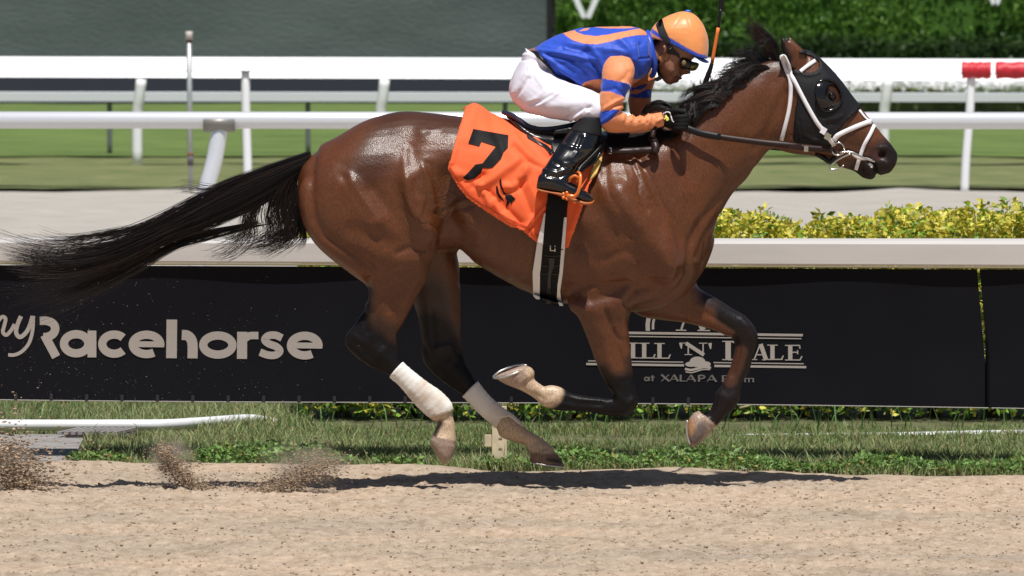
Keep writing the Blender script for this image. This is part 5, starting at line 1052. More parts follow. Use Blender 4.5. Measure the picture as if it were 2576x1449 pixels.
# ---- lettering on the banners (flat print standing a hair in front of the vinyl)
M_PRINT = mat('warm_grey_print', (.375, .335, .305), rough=.6); M_PRINT2 = mat('dim_grey_print', (.14, .125, .12), rough=.6)
LAY = [0]
def pl(u, v):
    t = (v-667-11*u/2575.)/(335+13*u/2575.); return P(u, v, banY(u, t)-.0022-.00012*LAY[0])
def ink(path, w, closed=False):
    """stroke of width w (pixels) along a path, butt ends"""
    LAY[0] = (LAY[0]+1) % 12; L = np.asarray(path, float)
    if closed: t = np.roll(L, -1, 0)-np.roll(L, 1, 0)
    else: t = np.gradient(L, axis=0)
    t /= np.linalg.norm(t, axis=1)[:, None]+1e-9; nn = np.stack([-t[:, 1], t[:, 0]], 1); w = np.broadcast_to(w, (len(L),))
    V = []
    for i in range(len(L)):
        for s in (-.5, .5): V.append(pl(*(L[i]+nn[i]*w[i]*s)))
    n = len(L); F = [(i*2, i*2+1, ((i+1) % n)*2+1, ((i+1) % n)*2) for i in range(n if closed else n-1)]
    return np.array(V), F
def ell(cx, cy, rx, ry, a0, a1, n=40): return [(cx+rx*math.cos(math.radians(a)), cy+ry*math.sin(math.radians(a))) for a in np.linspace(a0, a1, n)]
def fillp(poly):
    LAY[0] = (LAY[0]+1) % 12; return np.array([pl(*q) for q in poly]), [tuple(range(len(poly)))]
def letter(parts, m=M_PRINT): rp_(mk('banner_letter', *join(parts), m))
k3 = .33319
def SB(path, w, sub=6, cl=False): return ink(ZB([tuple(q) for q in (catmull(path, sub) if sub else path)]), np.asarray(w)*k3, cl)
def EL(*a): return ell(*a)
letter([SB([(-120,290),(-95,200),(-50,130),(-22,140),(-40,230),(-62,290)], 30), SB([(-50,250),(-20,170),(15,126),(42,140),(30,200),(22,240),(48,262),(85,225),(110,180)], [18,24,30,34,34,30,24,18,12], 6) if False else SB([(-50,250),(-20,170),(15,126),(42,140),(30,200),(22,240),(48,262),(85,225),(110,180)], 28)])
letter([SB([(158,120),(130,190),(122,245),(150,278),(195,245),(225,190),(246,120)], 32), SB([(252,118),(248,210),(232,290),(205,345),(160,390),(110,412),(62,412)], 26)])
letter([SB([(300,155),(350,155),(395,172),(416,208),(405,248),(372,272),(330,280)], 64), SB([(335,262),(424,428)], 66, 4)])
letter([SB(EL(575,328,92,72,0,360,48)[:-1], 62, 0, True), SB([(694,229),(694,431)], 66, 4)])
letter([SB(EL(862,331,90,72,-42,-318,44), 62, 0)])
letter([SB(EL(1106,333,104,73,8,-302,44), 62, 0), SB([(1010,331),(1238,333)], 44, 4)])
letter([SB([(1297,146),(1294,437)], 80, 4)])
letter([SB([(1372,262),(1410,265),(1440,290),(1453,335),(1453,438)], 76)])
letter([SB(EL(1644,338,110,72,0,360,48)[:-1], 62, 0, True)])
letter([SB([(1828,238),(1826,442)], 76, 4), SB([(1850,288),(1885,268),(1950,266)], 56)])
letter([SB([(2128,285),(2080,264),(2025,268),(1998,298),(2028,328),(2085,350),(2112,382),(2082,412),(2025,414),(1962,392)], 56)])
letter([SB(EL(2300,342,104,74,8,-302,44), 62, 0), SB([(2205,340),(2432,343)], 44, 4)])
# second sponsor: two rules, serif capitals, small emblem
k4 = .23323
def SN(path, w, sub=1): return ink(ZN([tuple(q) for q in (catmull(path, sub) if sub > 1 else path)]), np.asarray(w)*k4)
sl = lambda x: (x-370)*.0135
def rule(x0, x1, y, w): letter([SN([(x, y+sl(x)) for x in np.linspace(x0, x1, 12)], w)])
rule(-100, 2215, 462, 26); rule(-90, 2200, 500, 11); rule(-100, 925, 770, 11); rule(-120, 935, 804, 24); rule(1252, 2225, 770, 11); rule(1262, 2252, 806, 24)
def serif(x, yt, yb, w=46, top=True, bot=True, ext=34):
    o = [SN([(x, yt+sl(x)), (x, yb+sl(x))], w)]
    if top: o.append(SN([(x-ext-w/2, yt+4+sl(x)), (x+ext+w/2, yt+4+sl(x))], 10))
    if bot: o.append(SN([(x-ext-w/2, yb-4+sl(x)), (x+ext+w/2, yb-4+sl(x))], 10))
    return o
def LL(x, yt=568, yb=735): return serif(x, yt, yb)+[SN([(x, yb-5+sl(x)), (x+110, yb-5+sl(x))], 12), SN([(x+98, yb-6+sl(x)), (x+118, yb-45+sl(x))], 14)]
letter(serif(90, 545, 740, 50)+serif(245, 545, 740, 50)+[SN([(90, 640), (245, 642)], 14)])
letter(serif(385, 568, 735)); letter(LL(505)); letter(LL(670))
letter([SN([(980, 565+sl(980)), (980, 688+sl(980))], 14), SN([(955, 565+sl(960)), (1150, 690+sl(1150))], 40), SN([(1140, 562+sl(1140)), (1140, 688+sl(1140))], 14), SN([(940, 688+sl(960)), (1020, 688+sl(960))], 9), SN([(1095, 563+sl(1140)), (1185, 563+sl(1140))], 9), SN([(925, 563+sl(950)), (985, 563+sl(950))], 9)])
for x in (900, 1215): letter([SN([(x, 562+sl(x)), (x+4, 625+sl(x))], [38, 14]) if False else SN([(x, 560+sl(x)), (x+3, 590+sl(x)), (x+6, 625+sl(x))], [38, 28, 12])])
letter(serif(1410, 535, 740, 58)+[SN([(1410+150*math.sin(a), 640-100*math.cos(a)+sl(1410)) for a in np.linspace(0, math.pi, 24)], [10+44*math.sin(a)**2 for a in np.linspace(0, math.pi, 24)])])
letter([SN([(1760, 565+sl(1700)), (1820, 735+sl(1800))], 46), SN([(1752, 575+sl(1700)), (1690, 735+sl(1700))], 14), SN([(1705, 680+sl(1700)), (1800, 680+sl(1700))], 12), SN([(1655, 732+sl(1700)), (1725, 732+sl(1700))], 9), SN([(1775, 732+sl(1800)), (1865, 732+sl(1800))], 9)])
letter(LL(1888, 570, 732)); letter(serif(2080, 570, 735)+[SN([(2080, 574+sl(2080)), (2180, 574+sl(2080))], 12), SN([(2180, 572+sl(2080)), (2184, 610+sl(2080))], 14), SN([(2080, 648+sl(2080)), (2160, 648+sl(2080))], 12), SN([(2160, 625+sl(2080)), (2160, 670+sl(2080))], 12), SN([(2080, 731+sl(2080)), (2190, 731+sl(2080))], 12), SN([(2185, 730+sl(2080)), (2206, 690+sl(2080))], 14)])
rp_(mk('banner_emblem', *join([fillp(ZN(ell(1080,775,85,58,0,350,24))), fillp(ZN(ell(1010,800,62,28,0,350,24))), fillp(ZN(ell(1160,800,62,32,0,350,24))), SN(catmull([(945,850),(1010,862),(1090,845),(1150,830),(1225,838)], 5), 26), SN(catmull([(950,882),(1020,890),(1090,870),(1150,856),(1215,858)], 5), 12)]), M_PRINT))
letter([SN([(545,440),(545,350),(575,250),(660,150),(800,90)], 46, 5), SN([(600,425),(605,340),(640,250),(720,180)], 26, 5)]) 
letter([SN([(1010,120),(905,425)], 22), SN([(1020,120),(1140,430)], 60), SN([(845,432),(960,434)], 12), SN([(1080,435),(1215,437)], 12)])
def small(ch, x, y0=985, h=72, w=44):
    y0 += sl(x)-6; t = y0-h; b = []; f = 22; th = 10
    g = {'A': [([(x+w*.5, t), (x+w, y0)], f), ([(x+w*.5, t), (x, y0)], th), ([(x+w*.2, y0-h*.32), (x+w*.8, y0-h*.32)], 8)], 'X': [([(x, t), (x+w, y0)], f), ([(x+w, t), (x, y0)], th)],
         'L': [([(x+8, t), (x+8, y0)], f), ([(x, y0-4), (x+w, y0-4)], 9)], 'P': [([(x+8, t), (x+8, y0)], f), (ell(x+16, t+h*.28, w*.6, h*.26, -90, 90, 14), 14)], 'F': [([(x+8, t), (x+8, y0)], f), ([(x, t+4), (x+w, t+4)], 9), ([(x, t+h*.5), (x+w*.8, t+h*.5)], 8)],
         'a': [(ell(x+w*.4, y0-22, w*.34, 18, 0, 340, 16), 14), ([(x+w*.85, y0-44), (x+w*.85, y0)], 16)], 't': [([(x+w*.4, y0-62), (x+w*.4, y0)], 18), ([(x, y0-42), (x+w*.9, y0-42)], 9)],
         'r': [([(x+8, y0-46), (x+8, y0)], 16), ([(x+12, y0-34), (x+w*.8, y0-44)], 12)], 'm': [([(x+8, y0-46), (x+8, y0)], 16), ([(x+w*.62, y0-44), (x+w*.62, y0)], 16), ([(x+w*1.2, y0-44), (x+w*1.2, y0)], 16), ([(x, y0-43), (x+w*1.25, y0-43)], 9)]}[ch]
    letter([SN(p, w_) for p, w_ in g], M_PRINT2)
for ch, x, w in (('a', 505, 62), ('t', 575, 50), ('X', 690, 84), ('A', 782, 88), ('L', 890, 62), ('A', 960, 96), ('P', 1088, 92), ('A', 1184, 98), ('F', 1345, 60), ('a', 1420, 62), ('r', 1500, 56), ('m', 1585, 80)): small(ch, x, 985, 72, w)

# ================================================================= verge: pipe, concrete, grate, grass, weeds, shrubs
M_PIPE = mat('white_pipe', (.78, .79, .82), rough=.35, var=.05, vscale=8)
yp = ground_y(1083)
tag(mk('irrigation_pipe', *tube([P(-700, 1067, yp+.15), P(0, 1069, yp), P(300, 1069, yp), P(420, 1068, yp+.05), P(520, 1062, yp+.35), P(640, 1056, yp+.8), P(720, 1076, yp+.9)], .0255, 14, 5), M_PIPE, None, True), 'white plastic pipe lying in the grass beside the concrete pad', 'pipe')
tag(mk('irrigation_pipe', *tube([P(1700, 1112, yp), P(1850, 1106, yp), P(2050, 1103, yp), P(2300, 1100, yp), P(2575, 1095, yp), P(3300, 1096, yp)], .0255, 14, 4), M_PIPE, None, True), 'white pipe half sunk in the grass in front of the yellow shrubs', 'pipe')
M_CONC = mat('worn_concrete', (.25, .235, .22), rough=.9, var=.2, vscale=6, bump=.4, bscale=60)
yc0, yc1 = ground_y(edge_row(0)-2), ground_y(1092)
xs = [P(-500, 1160, yc0)[0], P(182, 1160, yc0)[0], P(215, 1092, yc1)[0], P(-500, 1092, yc1)[0]]
V = [(xs[0], yc0, .0), (xs[1], yc0, .0), (xs[2], yc1, .0), (xs[3], yc1, .0)]; V = np.array(V+[(a, b, -.1) for a, b, c in V])
tag(mk('concrete_pad', V, [(0, 1, 2, 3), (0, 4, 5, 1), (1, 5, 6, 2), (2, 6, 7, 3), (3, 7, 4, 0)], M_CONC), kind='structure')
gr = empty('drain_grate', tuple(P(250, 1096, ground_y(1096)))); tag(gr, 'dark slotted drain grate lying beside the white pipe', 'drain grate')
M_GRATE = mat('rusty_grate', (.055, .04, .04), rough=.6, metal=.3)
g0, g1 = ground_y(1101), ground_y(1088); xa, xb = P(165, 1096, g0)[0], P(345, 1090, g1)[0]
V, F = box(xa, xb, g0, g1, -.02, .008); keep(mk('grate_tray', V, F, M_GRATE), gr)
for k in range(9):
    x0 = xa+.02+(xb-xa-.06)*k/8; V = np.array([(x0-.06, g0+.02, .012), (x0-.04, g0+.02, .012), (x0+.04, g1-.02, .012), (x0+.02, g1-.02, .012)]); V = np.concatenate([V, V+np.array((0, 0, .014))])
    keep(mk('grate_bar', V, [(3, 2, 1, 0), (4, 5, 6, 7), (0, 1, 5, 4), (1, 2, 6, 5), (2, 3, 7, 6), (3, 0, 4, 7)], mat('grate_bar_metal', (.30, .27, .27), rough=.5)), gr)
def blades(name, x, y, h, w, cols, lean, m, seed=0, z0=-.02):
    rg = np.random.default_rng(seed); n = len(x); a = rg.uniform(0, 6.28, n); la = rg.uniform(0, 6.28, n); le = lean*h*rg.uniform(.2, 1.3, n)
    dx, dy = np.cos(a)*w, np.sin(a)*w; lx, ly = np.cos(la)*le, np.sin(la)*le; z = np.full(n, z0)
    V = np.stack([np.stack([x-dx, y-dy, z], 1), np.stack([x+dx, y+dy, z], 1), np.stack([x+dx*.8+lx*.4, y+dy*.8+ly*.4, z+h*.62], 1), np.stack([x-dx*.8+lx*.4, y-dy*.8+ly*.4, z+h*.62], 1), np.stack([x+lx, y+ly, z+h*.95], 1)], 1).reshape(-1, 3)
    b = (np.arange(n)*5)[:, None]; F4 = b+np.array([0, 1, 2, 3]); F3 = b+np.array([3, 2, 4, 4])
    F = np.concatenate([F4, F3])
    me = bpy.data.meshes.new(name); me.from_pydata(V.tolist(), [], [tuple(f) if f[2] != f[3] else tuple(f[:3]) for f in F.tolist()]); me.update(); setcol(me, np.repeat(cols, 5, 0)); return link(name, me, None, m)
def leafmat(name, rough=.55, tr=.25):
    m = mat(name, rough=rough, attr=True, spec=.35); nt = m.node_tree; b = nt.nodes['Principled BSDF']; at = [q for q in nt.nodes if q.type == 'ATTRIBUTE'][0]
    t = nt.nodes.new('ShaderNodeBsdfTranslucent'); mx = nt.nodes.new('ShaderNodeMixShader'); mx.inputs[0].default_value = tr; nt.links.new(at.outputs[0], t.inputs[0])
    nt.links.new(b.outputs[0], mx.inputs[1]); nt.links.new(t.outputs[0], mx.inputs[2]); nt.links.new(mx.outputs[0], nt.nodes['Material Output'].inputs[0]); return m
M_GRASS = leafmat('grass_blade'); M_LEAF = leafmat('shrub_leaf', .45)
rg = np.random.default_rng(11); n = 95000
x = rg.uniform(-2.75, 2.75, n); t = rg.uniform(0, 1, n); y = y_edge(x)-.02+(np.where(x < -.95, 42.8, 40.0)-y_edge(x))*t**1.15
u_ = proj(np.stack([x, y, 0*x], 1))
keepm = ~((u_[:, 0] < 200+(1160-u_[:, 1])*.3+10*vnoise(u_*.05)) & (u_[:, 1] > 1084)) & ~((u_[:, 0] < 345) & (u_[:, 1] > 1084) & (u_[:, 1] < 1104))
pat = fbm(np.stack([x*1.6, y*1.2], 1), 3, 14); keepm &= (pat+rg.uniform(-.5, .9, n) > -.25)
bare = (vnoise(np.stack([x*2.3, y*3], 1), 77) > .38) & (y-y_edge(x) < .45+.3*vnoise(np.stack([x*3, x*0], 1), 5)); keepm &= ~(bare & (rg.uniform(0, 1, n) < .8))
x, y, pat, u_ = x[keepm], y[keepm], pat[keepm], u_[keepm]; n = len(x)
h = rg.uniform(.02, .055, n)*(1+.5*pat); h *= np.where((u_[:, 0] < 520) & (y > yp-.5) & (y < yp+.1), .45, 1.); h *= np.where((u_[:, 0] > 1850) & (y > yp-.3) & (y < yp), .7, 1.); h *= np.where(rg.uniform(0, 1, n) < .03, 1.8, 1.)
mixc = np.clip(.5+.6*pat+rg.normal(0, .25, n), 0, 1)[:, None]; col = np.array((.140, .225, .065))*(1-mixc)+np.array((.300, .350, .155))*mixc
dry = (rg.uniform(0, 1, n) < .13+.12*np.clip(-pat, 0, 1))[:, None]; col = np.where(dry, np.array((.40, .33, .16)), col)*rg.uniform(.65, 1.3, (n, 1))
tag(blades('grass', x, y, h, .0022, col, .75, M_GRASS, 5), 'short green grass growing on the verge under the banner', 'grass', kind='stuff')
# tall blades sticking up by the shrubs
n = 150; x = rg.uniform(-1.2, 2.7, n); y = rg.uniform(39.7, 40.1, n); col = np.array((.10, .20, .05))*rg.uniform(.7, 1.3, (n, 1))
tag(blades('tall_grass', x, y, rg.uniform(.05, .20, n), .0035, col, .6, M_GRASS, 8), 'tall green grass blades standing in front of the shrubs', 'grass', kind='stuff')
def leaves(n, pos, size, cols, rg, flat=.5, curl=.25):
    """rhombic leaves with a folded mid rib"""
    d = rg.normal(0, 1, (n, 3)); d[:, 2] = d[:, 2]*flat+.25; d /= np.linalg.norm(d, axis=1)[:, None]
    s = np.cross(d, rg.normal(0, 1, (n, 3))); s /= np.linalg.norm(s, axis=1)[:, None]; nn = np.cross(d, s); L = size[:, None]
    V = np.stack([pos, pos+d*L*.45+s*L*.27+nn*L*curl*.4, pos+d*L, pos+d*L*.45-s*L*.27+nn*L*curl*.4, pos+d*L*.5], 1)
    b = (np.arange(n)*5)[:, None]; F = np.concatenate([b+np.array([0, 4, 1]), b+np.array([4, 2, 1]), b+np.array([0, 3, 4]), b+np.array([3, 2, 4])])
    return V.reshape(-1, 3), F, np.repeat(cols, 5, 0)
# broad-leaved weeds along the sand edge
n = 11000; x = rg.uniform(-1.95, 2.7, n); cl_ = vnoise(np.stack([x*3.2, x*0], 1), 41)+.5*vnoise(np.stack([x*9, x*0], 1), 42); ok = cl_ > -.75; x = x[ok]; cl_ = cl_[ok]; n = len(x)
y = y_edge(x)+.01+(.12+.26*np.clip(cl_+.5, 0, 1))*rg.uniform(0, 1, n)**1.1; z = .003+.06*rg.uniform(0, 1, n)**1.4*np.clip(cl_+.8, .35, 1.2)
col = np.array((.145, .250, .065))*rg.uniform(.5, 1.7, (n, 1)); col[rg.uniform(0, 1, n) < .07] = (.32, .27, .08)
V, F, c = leaves(n, np.stack([x, y, z], 1), rg.uniform(.016, .036, n), col, rg, .5)
tag(mk('weeds', V, F, M_LEAF, None, False, c), 'dark broad-leaved weeds creeping along the edge of the sand', 'weeds', kind='stuff')
# shrubs behind the rail
def shrub(u, top, wpx, seed, label):
    rg = np.random.default_rng(seed); Y = 40.75+rg.uniform(-.08, .08); b = P(u, 1000, Y); b[2] = -.02; H = P(u, top, Y)[2]; W = wpx*Y/FPX
    o = empty('variegated_shrub', tuple(b)); tag(o, label, 'shrub', 'variegated shrubs behind the banner rail'); n = 6500
    pos = np.stack([rg.uniform(-1.25, 1.25, n)*W, rg.uniform(-.4, .4, n), np.zeros(n)], 1); top_ = H*(1+.07*vnoise(np.stack([(pos[:, 0]+b[0])*5, pos[:, 1]*5], 1), seed % 7)+.05*vnoise(np.stack([(pos[:, 0]+b[0])*14, pos[:, 1]*14], 1), 3))-.04
    pos[:, 2] = top_*(1-rg.uniform(0, 1, n)**1.8*.96)
    hi = np.clip((pos[:, 2]/H-.25)/.6, 0, 1); yl = rg.uniform(0, 1, n) < (.22+.55*hi)
    col = np.where(yl[:, None], np.array((.74, .66, .10))*rg.uniform(.65, 1.12, (n, 1)), np.array((.20, .36, .050))*rg.uniform(.5, 1.4, (n, 1)))
    pale = rg.uniform(0, 1, n) < .08; col[pale] = (.62, .58, .22)
    V, F, c = leaves(n, pos+b, rg.uniform(.022, .05, n), col, rg, .55); keep(mk('foliage', V, F, M_LEAF, None, False, c), o)
    for k in range(6):
        a = rg.uniform(0, 6.28); e = b+np.array((math.cos(a)*W*.6, math.sin(a)*.25, H*.6)); keep(mk('stem', *tube([b+rg.uniform(-.04, .04, 3)*np.array((1, 1, 0)), (b+e)/2+rg.uniform(-.05, .05, 3), e], [.009, .007, .004], 6, 3), M_STEM, None, True), o)
M_STEM = mat('shrub_stem', (.16, .12, .06), rough=.9)
SH = [(860, 585, 85, 'low yellow-green shrub glimpsed below the horse tail'), (1030, 640, 110, 'shrub hidden behind the horse, seen only under the banner by the hind legs'), (1240, 640, 120, 'shrub seen under the banner between the hind and fore legs'),
      (1450, 640, 120, 'shrub seen under the banner behind the tucked foreleg'), (1660, 600, 120, 'shrub behind the horse chest, seen under the banner'), (1850, 533, 95, 'yellow-leaved shrub just in front of the horse chest above the rail'), (2010, 537, 105, 'dense yellow shrub second from the horse chest above the rail'),
      (2180, 528, 105, 'yellow-green shrub in the middle of the row above the rail'), (2350, 522, 105, 'shrub with taller green sprigs beside the banner gap'), (2500, 506, 100, 'tallest green and yellow shrub, behind the gap between banners'), (2660, 508, 110, 'yellow-green shrub at the far end of the row past the banner gap')]
for i, (u, t_, w_, lb) in enumerate(SH): shrub(u, t_, w_, 100+i, lb)
# straw stalks
for l in ([(2110,1030),(2060,1055),(2030,1075)],):
    tag(mk('dry_stalk', *tube([P(a*.8583 if False else a-250, b+0, 39.4) for a, b in [(2110,1027),(2165,1005+8),(2210,1012)]], [.006, .005, .003], 6, 3), mat('straw', (.42, .34, .18), rough=.9), None, True), 'dry straw stalk leaning in the grass under the banner', 'stalk')

# ================================================================= rails and things beyond
M_WP = mat('white_rail_paint', (.88, .89, .92), rough=.4, var=.03, vscale=3)
def pbar(name, rows0, rows1, Y, depth, m, parent, u0=-3000, u1=5500, tilt=0.):
    """box rail: (top,bottom) native rows at both frame edges"""
    V = []
    for u in (u0, u1):
        t = u/2575.; a = N2(rows0[0]+(rows1[0]-rows0[0])*t); b = N2(rows0[1]+(rows1[1]-rows0[1])*t)
        for v, dy in ((a+1.5, tilt), (a, tilt+.02), (a, tilt+depth), (b, tilt+depth), (b, 0)): V.append(P(u, v, Y+dy))
    k = 5; F = [(j, (j+1) % k, k+(j+1) % k, k+j) for j in range(k)]+[tuple(range(k)), tuple(2*k-1-j for j in range(k))]
    return keep(mk(name, np.array(V), F, m), parent)
def rpost(name, pts, Y, r, m, parent):
    """pts: (native x, native row, dy)"""
    return keep(mk(name, *tube([P(N2(a), N2(b), Y+dy) for a, b, dy in pts], r, 12, 3), m, None, True), parent)
YC1 = ground_y(N2(566)); YC2 = ground_y(N2(496)); YD = ground_y(N2(466))
c1 = empty('turf_rail', (0, YC1, 0)); tag(c1, 'white upper turf rail with red padding, in front of the video board and hedge', 'rail')
pbar('rail_board', (166, 204), (173, 216), YC1, .10, M_WP, c1, tilt=.13)
pbar('rail_shadow', (202.5, 207), (214.5, 219), YC1-.004, .02, mat('rail_shadow_strip', (.10, .10, .10), rough=.8), c1)  # dark strip painted in as the shadow along the board's bottom edge
for x_, bt_ in ((722, 560), (2838, 566), (-1400, 560), (4900, 566)):
    dx = 8 if x_ > 1500 else -3
    rpost('rail_post', [(x_+dx, 200, .05), (x_+dx*.4, 330, .05), (x_-dx, 470, .05), (x_-dx*1.6, bt_+12, .05)], YC1, .034, M_WP, c1)
M_RED = mat('red_padding', (.55, .015, .03), rough=.5)
def pad(x0, x1, seed):
    V = []; n = 26; k = 16
    for i in range(n):
        u = N2(x0+(x1-x0)*i/(n-1)); t = u/2575.; a, b = N2(182+0*t), N2(231)
        for j in range(k):
            th = 2*math.pi*j/k; p = P(u, (a+b)/2-(b-a)/2*math.cos(th), YC1+.05-.075*math.sin(th)); V.append(p+np.array((0, -.006*math.sin(i*1.3+j*1.1+seed), .004*math.sin(i*.9-j))))
    return np.array(V), tube_faces(n, k)
for a, b in ((2818, 2904), (2917, 3120)): keep(mk('red_pad', *pad(a, b, a), M_RED, None, True), c1)
c2 = empty('turf_rail', (0, YC2, 0)); tag(c2, 'white rail just behind and below the top turf rail, with thicker posts', 'rail')
pbar('rail_board', (180, 226), (186, 236), YC2, .12, M_WP, c2, tilt=.13)
for x_ in (402, 1115, 1850, 2590, -320, 3330):
    rpost('rail_post', [(x_+12, 232, .02), (x_+6, 290, .03), (x_, 340, .05), (x_, 500, .05)], YC2, .045, M_WP, c2)
dD = empty('low_rail', (0, YD, 0)); tag(dD, 'low pale grey rail with thin dark posts in front of the flower bed', 'rail')
pbar('rail_board', (269, 297), (272, 299), YD, .06, mat('grey_white_rail', (.66, .68, .72), rough=.5), dD)
M_DPOST = mat('dark_grey_post', (.14, .155, .165), rough=.5)
for x_ in (321, 902, 1480, 2060, 2440, -260, 3200): rpost('rail_post', [(x_, 290, .08), (x_, 330, .08), (x_+1, 468, .08)], YD, .022, M_DPOST, dD)
M_SIL = mat('silver_rail', (.80, .81, .85), rough=.30, metal=.35, coat=.3)
YB = 53.7; bR = empty('tube_rail', (0, YB, 0)); tag(bR, 'round silver-white tubular rail on a slanted post across the middle distance', 'rail')
keep(mk('rail_tube', *tube([P(u, N2(352+(354-352)*u/2575.), YB) for u in (-3000, 5500)], .0535, 24), M_SIL, None, True), bR)
M_BRK = mat('dark_bracket', (.30, .29, .27), rough=.5, metal=.4)
def tpost(x_):
    rpost('rail_post', [(x_+2, 372, .01), (x_-2, 400, .0), (x_-14, 470, -.02), (x_-38, 560, -.05), (x_-60, 700, -.06), (x_-66, 830, -.06)], YB, .052, M_SIL, bR)
    V = []; 
    for u, in ((x_-46,), (x_+46,)):
        for th in np.linspace(-.2, 3.34, 10): V.append(P(N2(u), N2(354), YB)+np.array((0, -.064*math.cos(th-1.57+1.57)*1, -.064*math.sin(th))))
    keep(solid(mk('bracket', np.array(V), [(i, i+1, 11+i, 10+i) for i in range(9)], M_BRK, None, True), .008), bR)
for x_ in (642, 3700, -2400): tpost(x_)
pole = empty('pipe_pole', tuple(P(N2(556), N2(560), YC1-.4))); tag(pole, 'thin grey galvanised pipe pole with cap standing before the white rails', 'pole')
M_GALV = mat('galvanised', (.42, .44, .43), rough=.45, metal=.5, var=.15, vscale=9)
pp = lambda n_, pts, r, m: keep(mk(n_, *tube([P(N2(a), N2(b), YC1-.4) for a, b in pts], r, 12), m, None, True), pole)
pp('shaft', [(554, 112), (556, 350), (559, 566)], .020, M_GALV); pp('cap', [(554, 92), (554, 116)], .027, mat('pole_cap', (.50, .46, .42), rough=.5)); pp('collar', [(554, 116), (554, 124)], .023, mat('rusty_collar', (.10, .05, .03), rough=.8))
pp('coupling', [(558, 452), (558, 486)], .024, mat('coupling_rust', (.13, .12, .13), rough=.7)); pp('coupling_ring', [(558, 450), (558, 455)], .026, mat('rust', (.28, .09, .03), rough=.9))

YV = 90.
scr = empty('video_board', (-3.5, YV, 0)); tag(scr, 'huge grey-green video board on a dark base beyond the white rails', 'video board')
def vb(n_, x0, x1, r0, r1, dy, m, parent=scr, d=.3):
    a = P(N2(x0), N2(r0), YV+dy); b = P(N2(x1), N2(r1), YV+dy); V, F = box(a[0], b[0], YV+dy, YV+dy+d, b[2], a[2]); return keep(mk(n_, V, F, m), parent)
M_SCR = mat2('video_screen', (.072, .092, .092), (.105, .128, .128), 1.3, (.5, 1, 1.6), .6)
vb('screen', -4000, 1604, -900, 178, 0, M_SCR); vb('screen_edge', 1604, 1628, -900, 330, -.05, mat('black_frame', (.012, .010, .013), rough=.5), d=.4)
vb('base_panel', -4000, 1604, 178, 330, -.06, mat('navy_skirt', (.028, .030, .050), rough=.6))
for x_, r0, r1, w in ((172, -40, 42, 26), (920, 98, 150, 24), (320, 64, 145, 10), (545, -40, 30, 60), (760, 20, 60, 90)):
    pass
# hedges
rg = np.random.default_rng(5)
def hedge(name, x0, x1, rt, rb, Y, thick, n, c0, c1_, size, label, sh=True):
    a = P(N2(x0), N2(rt), Y); b = P(N2(x1), N2(rb), Y); o = empty(name, ((a[0]+b[0])/2, Y, 0)); tag(o, label, 'hedge')
    V, F = box(a[0], b[0], Y+.06, Y+thick, b[2], a[2]-.04); keep(mk('hedge_core', V, F, mat(name+'_core', tuple(np.array(c0)*.7), rough=1)), o)
    m = int(n*.8); p1 = np.stack([rg.uniform(a[0], b[0], m), Y+rg.uniform(0, .06, m), rg.uniform(b[2], a[2], m)], 1); m2 = n-m
    p2 = np.stack([rg.uniform(a[0], b[0], m2), rg.uniform(Y, Y+thick, m2), a[2]+rg.uniform(-.06, .03, m2)], 1); p = np.concatenate([p1, p2])
    p[:, 1] += .05*fbm(p[:, [0, 2]]*3, 3, 6); t = np.clip(.5+.5*fbm(p[:, [0, 2]]*np.array((1.5, 2.5)), 3, 9)+rg.normal(0, .2, n), 0, 1)[:, None]
    V, F, c = leaves(n, p, rg.uniform(.5, 1.2, n)*size, (np.array(c0)*(1-t)+np.array(c1_)*t)*rg.uniform(.7, 1.25, (n, 1)), rg, .8); keep(mk('foliage', V, F, M_LEAF, None, False, c), o); return o
hedge('clipped_hedge', 1630, 4200, -900, 330, YV-.2, .8, 85000, (.075, .185, .018), (.140, .270, .036), .055, 'tall clipped green hedge carrying white letters beyond the rails')
hedge('low_hedge', 1630, 4200, 116, 330, YV-1.0, .45, 12000, (.020, .050, .010), (.05, .105, .02), .07, 'low dark green hedge at the foot of the tall clipped hedge')
def bigletter(name, strokes, label):
    o = empty(name, tuple(P(N2(strokes[0][0][0]), 0, YV-.5))); tag(o, label, 'letter')
    for st_ in strokes:
        (ax, ay), (bx, by), w = st_; d = np.array((bx-ax, by-ay), float); d /= np.hypot(*d); nn = np.array((1., 0.))*w
        q = [(ax-w, ay), (ax+w, ay), (bx+w*.9, by), (bx-w*.9, by)]; V = [P(N2(a), N2(b), YV-.42) for a, b in q]+[P(N2(a), N2(b), YV-.34) for a, b in q]
        keep(mk('letter_stroke', np.array(V), [(0, 1, 2, 3), (7, 6, 5, 4), (0, 4, 5, 1), (1, 5, 6, 2), (2, 6, 7, 3), (3, 7, 4, 0)], M_WP), o)
bigletter('hedge_letter', [((1650, -90), (1712, 53), 9), ((1784, -90), (1722, 53.5), 9)], 'white letter V standing on the tall green hedge beside the video board')
bigletter('hedge_letter', [((2880, -70), (2913, 14), 8), ((2950, -70), (2919, 14.5), 8)], 'tip of a white letter on the tall hedge above the red padded rail')
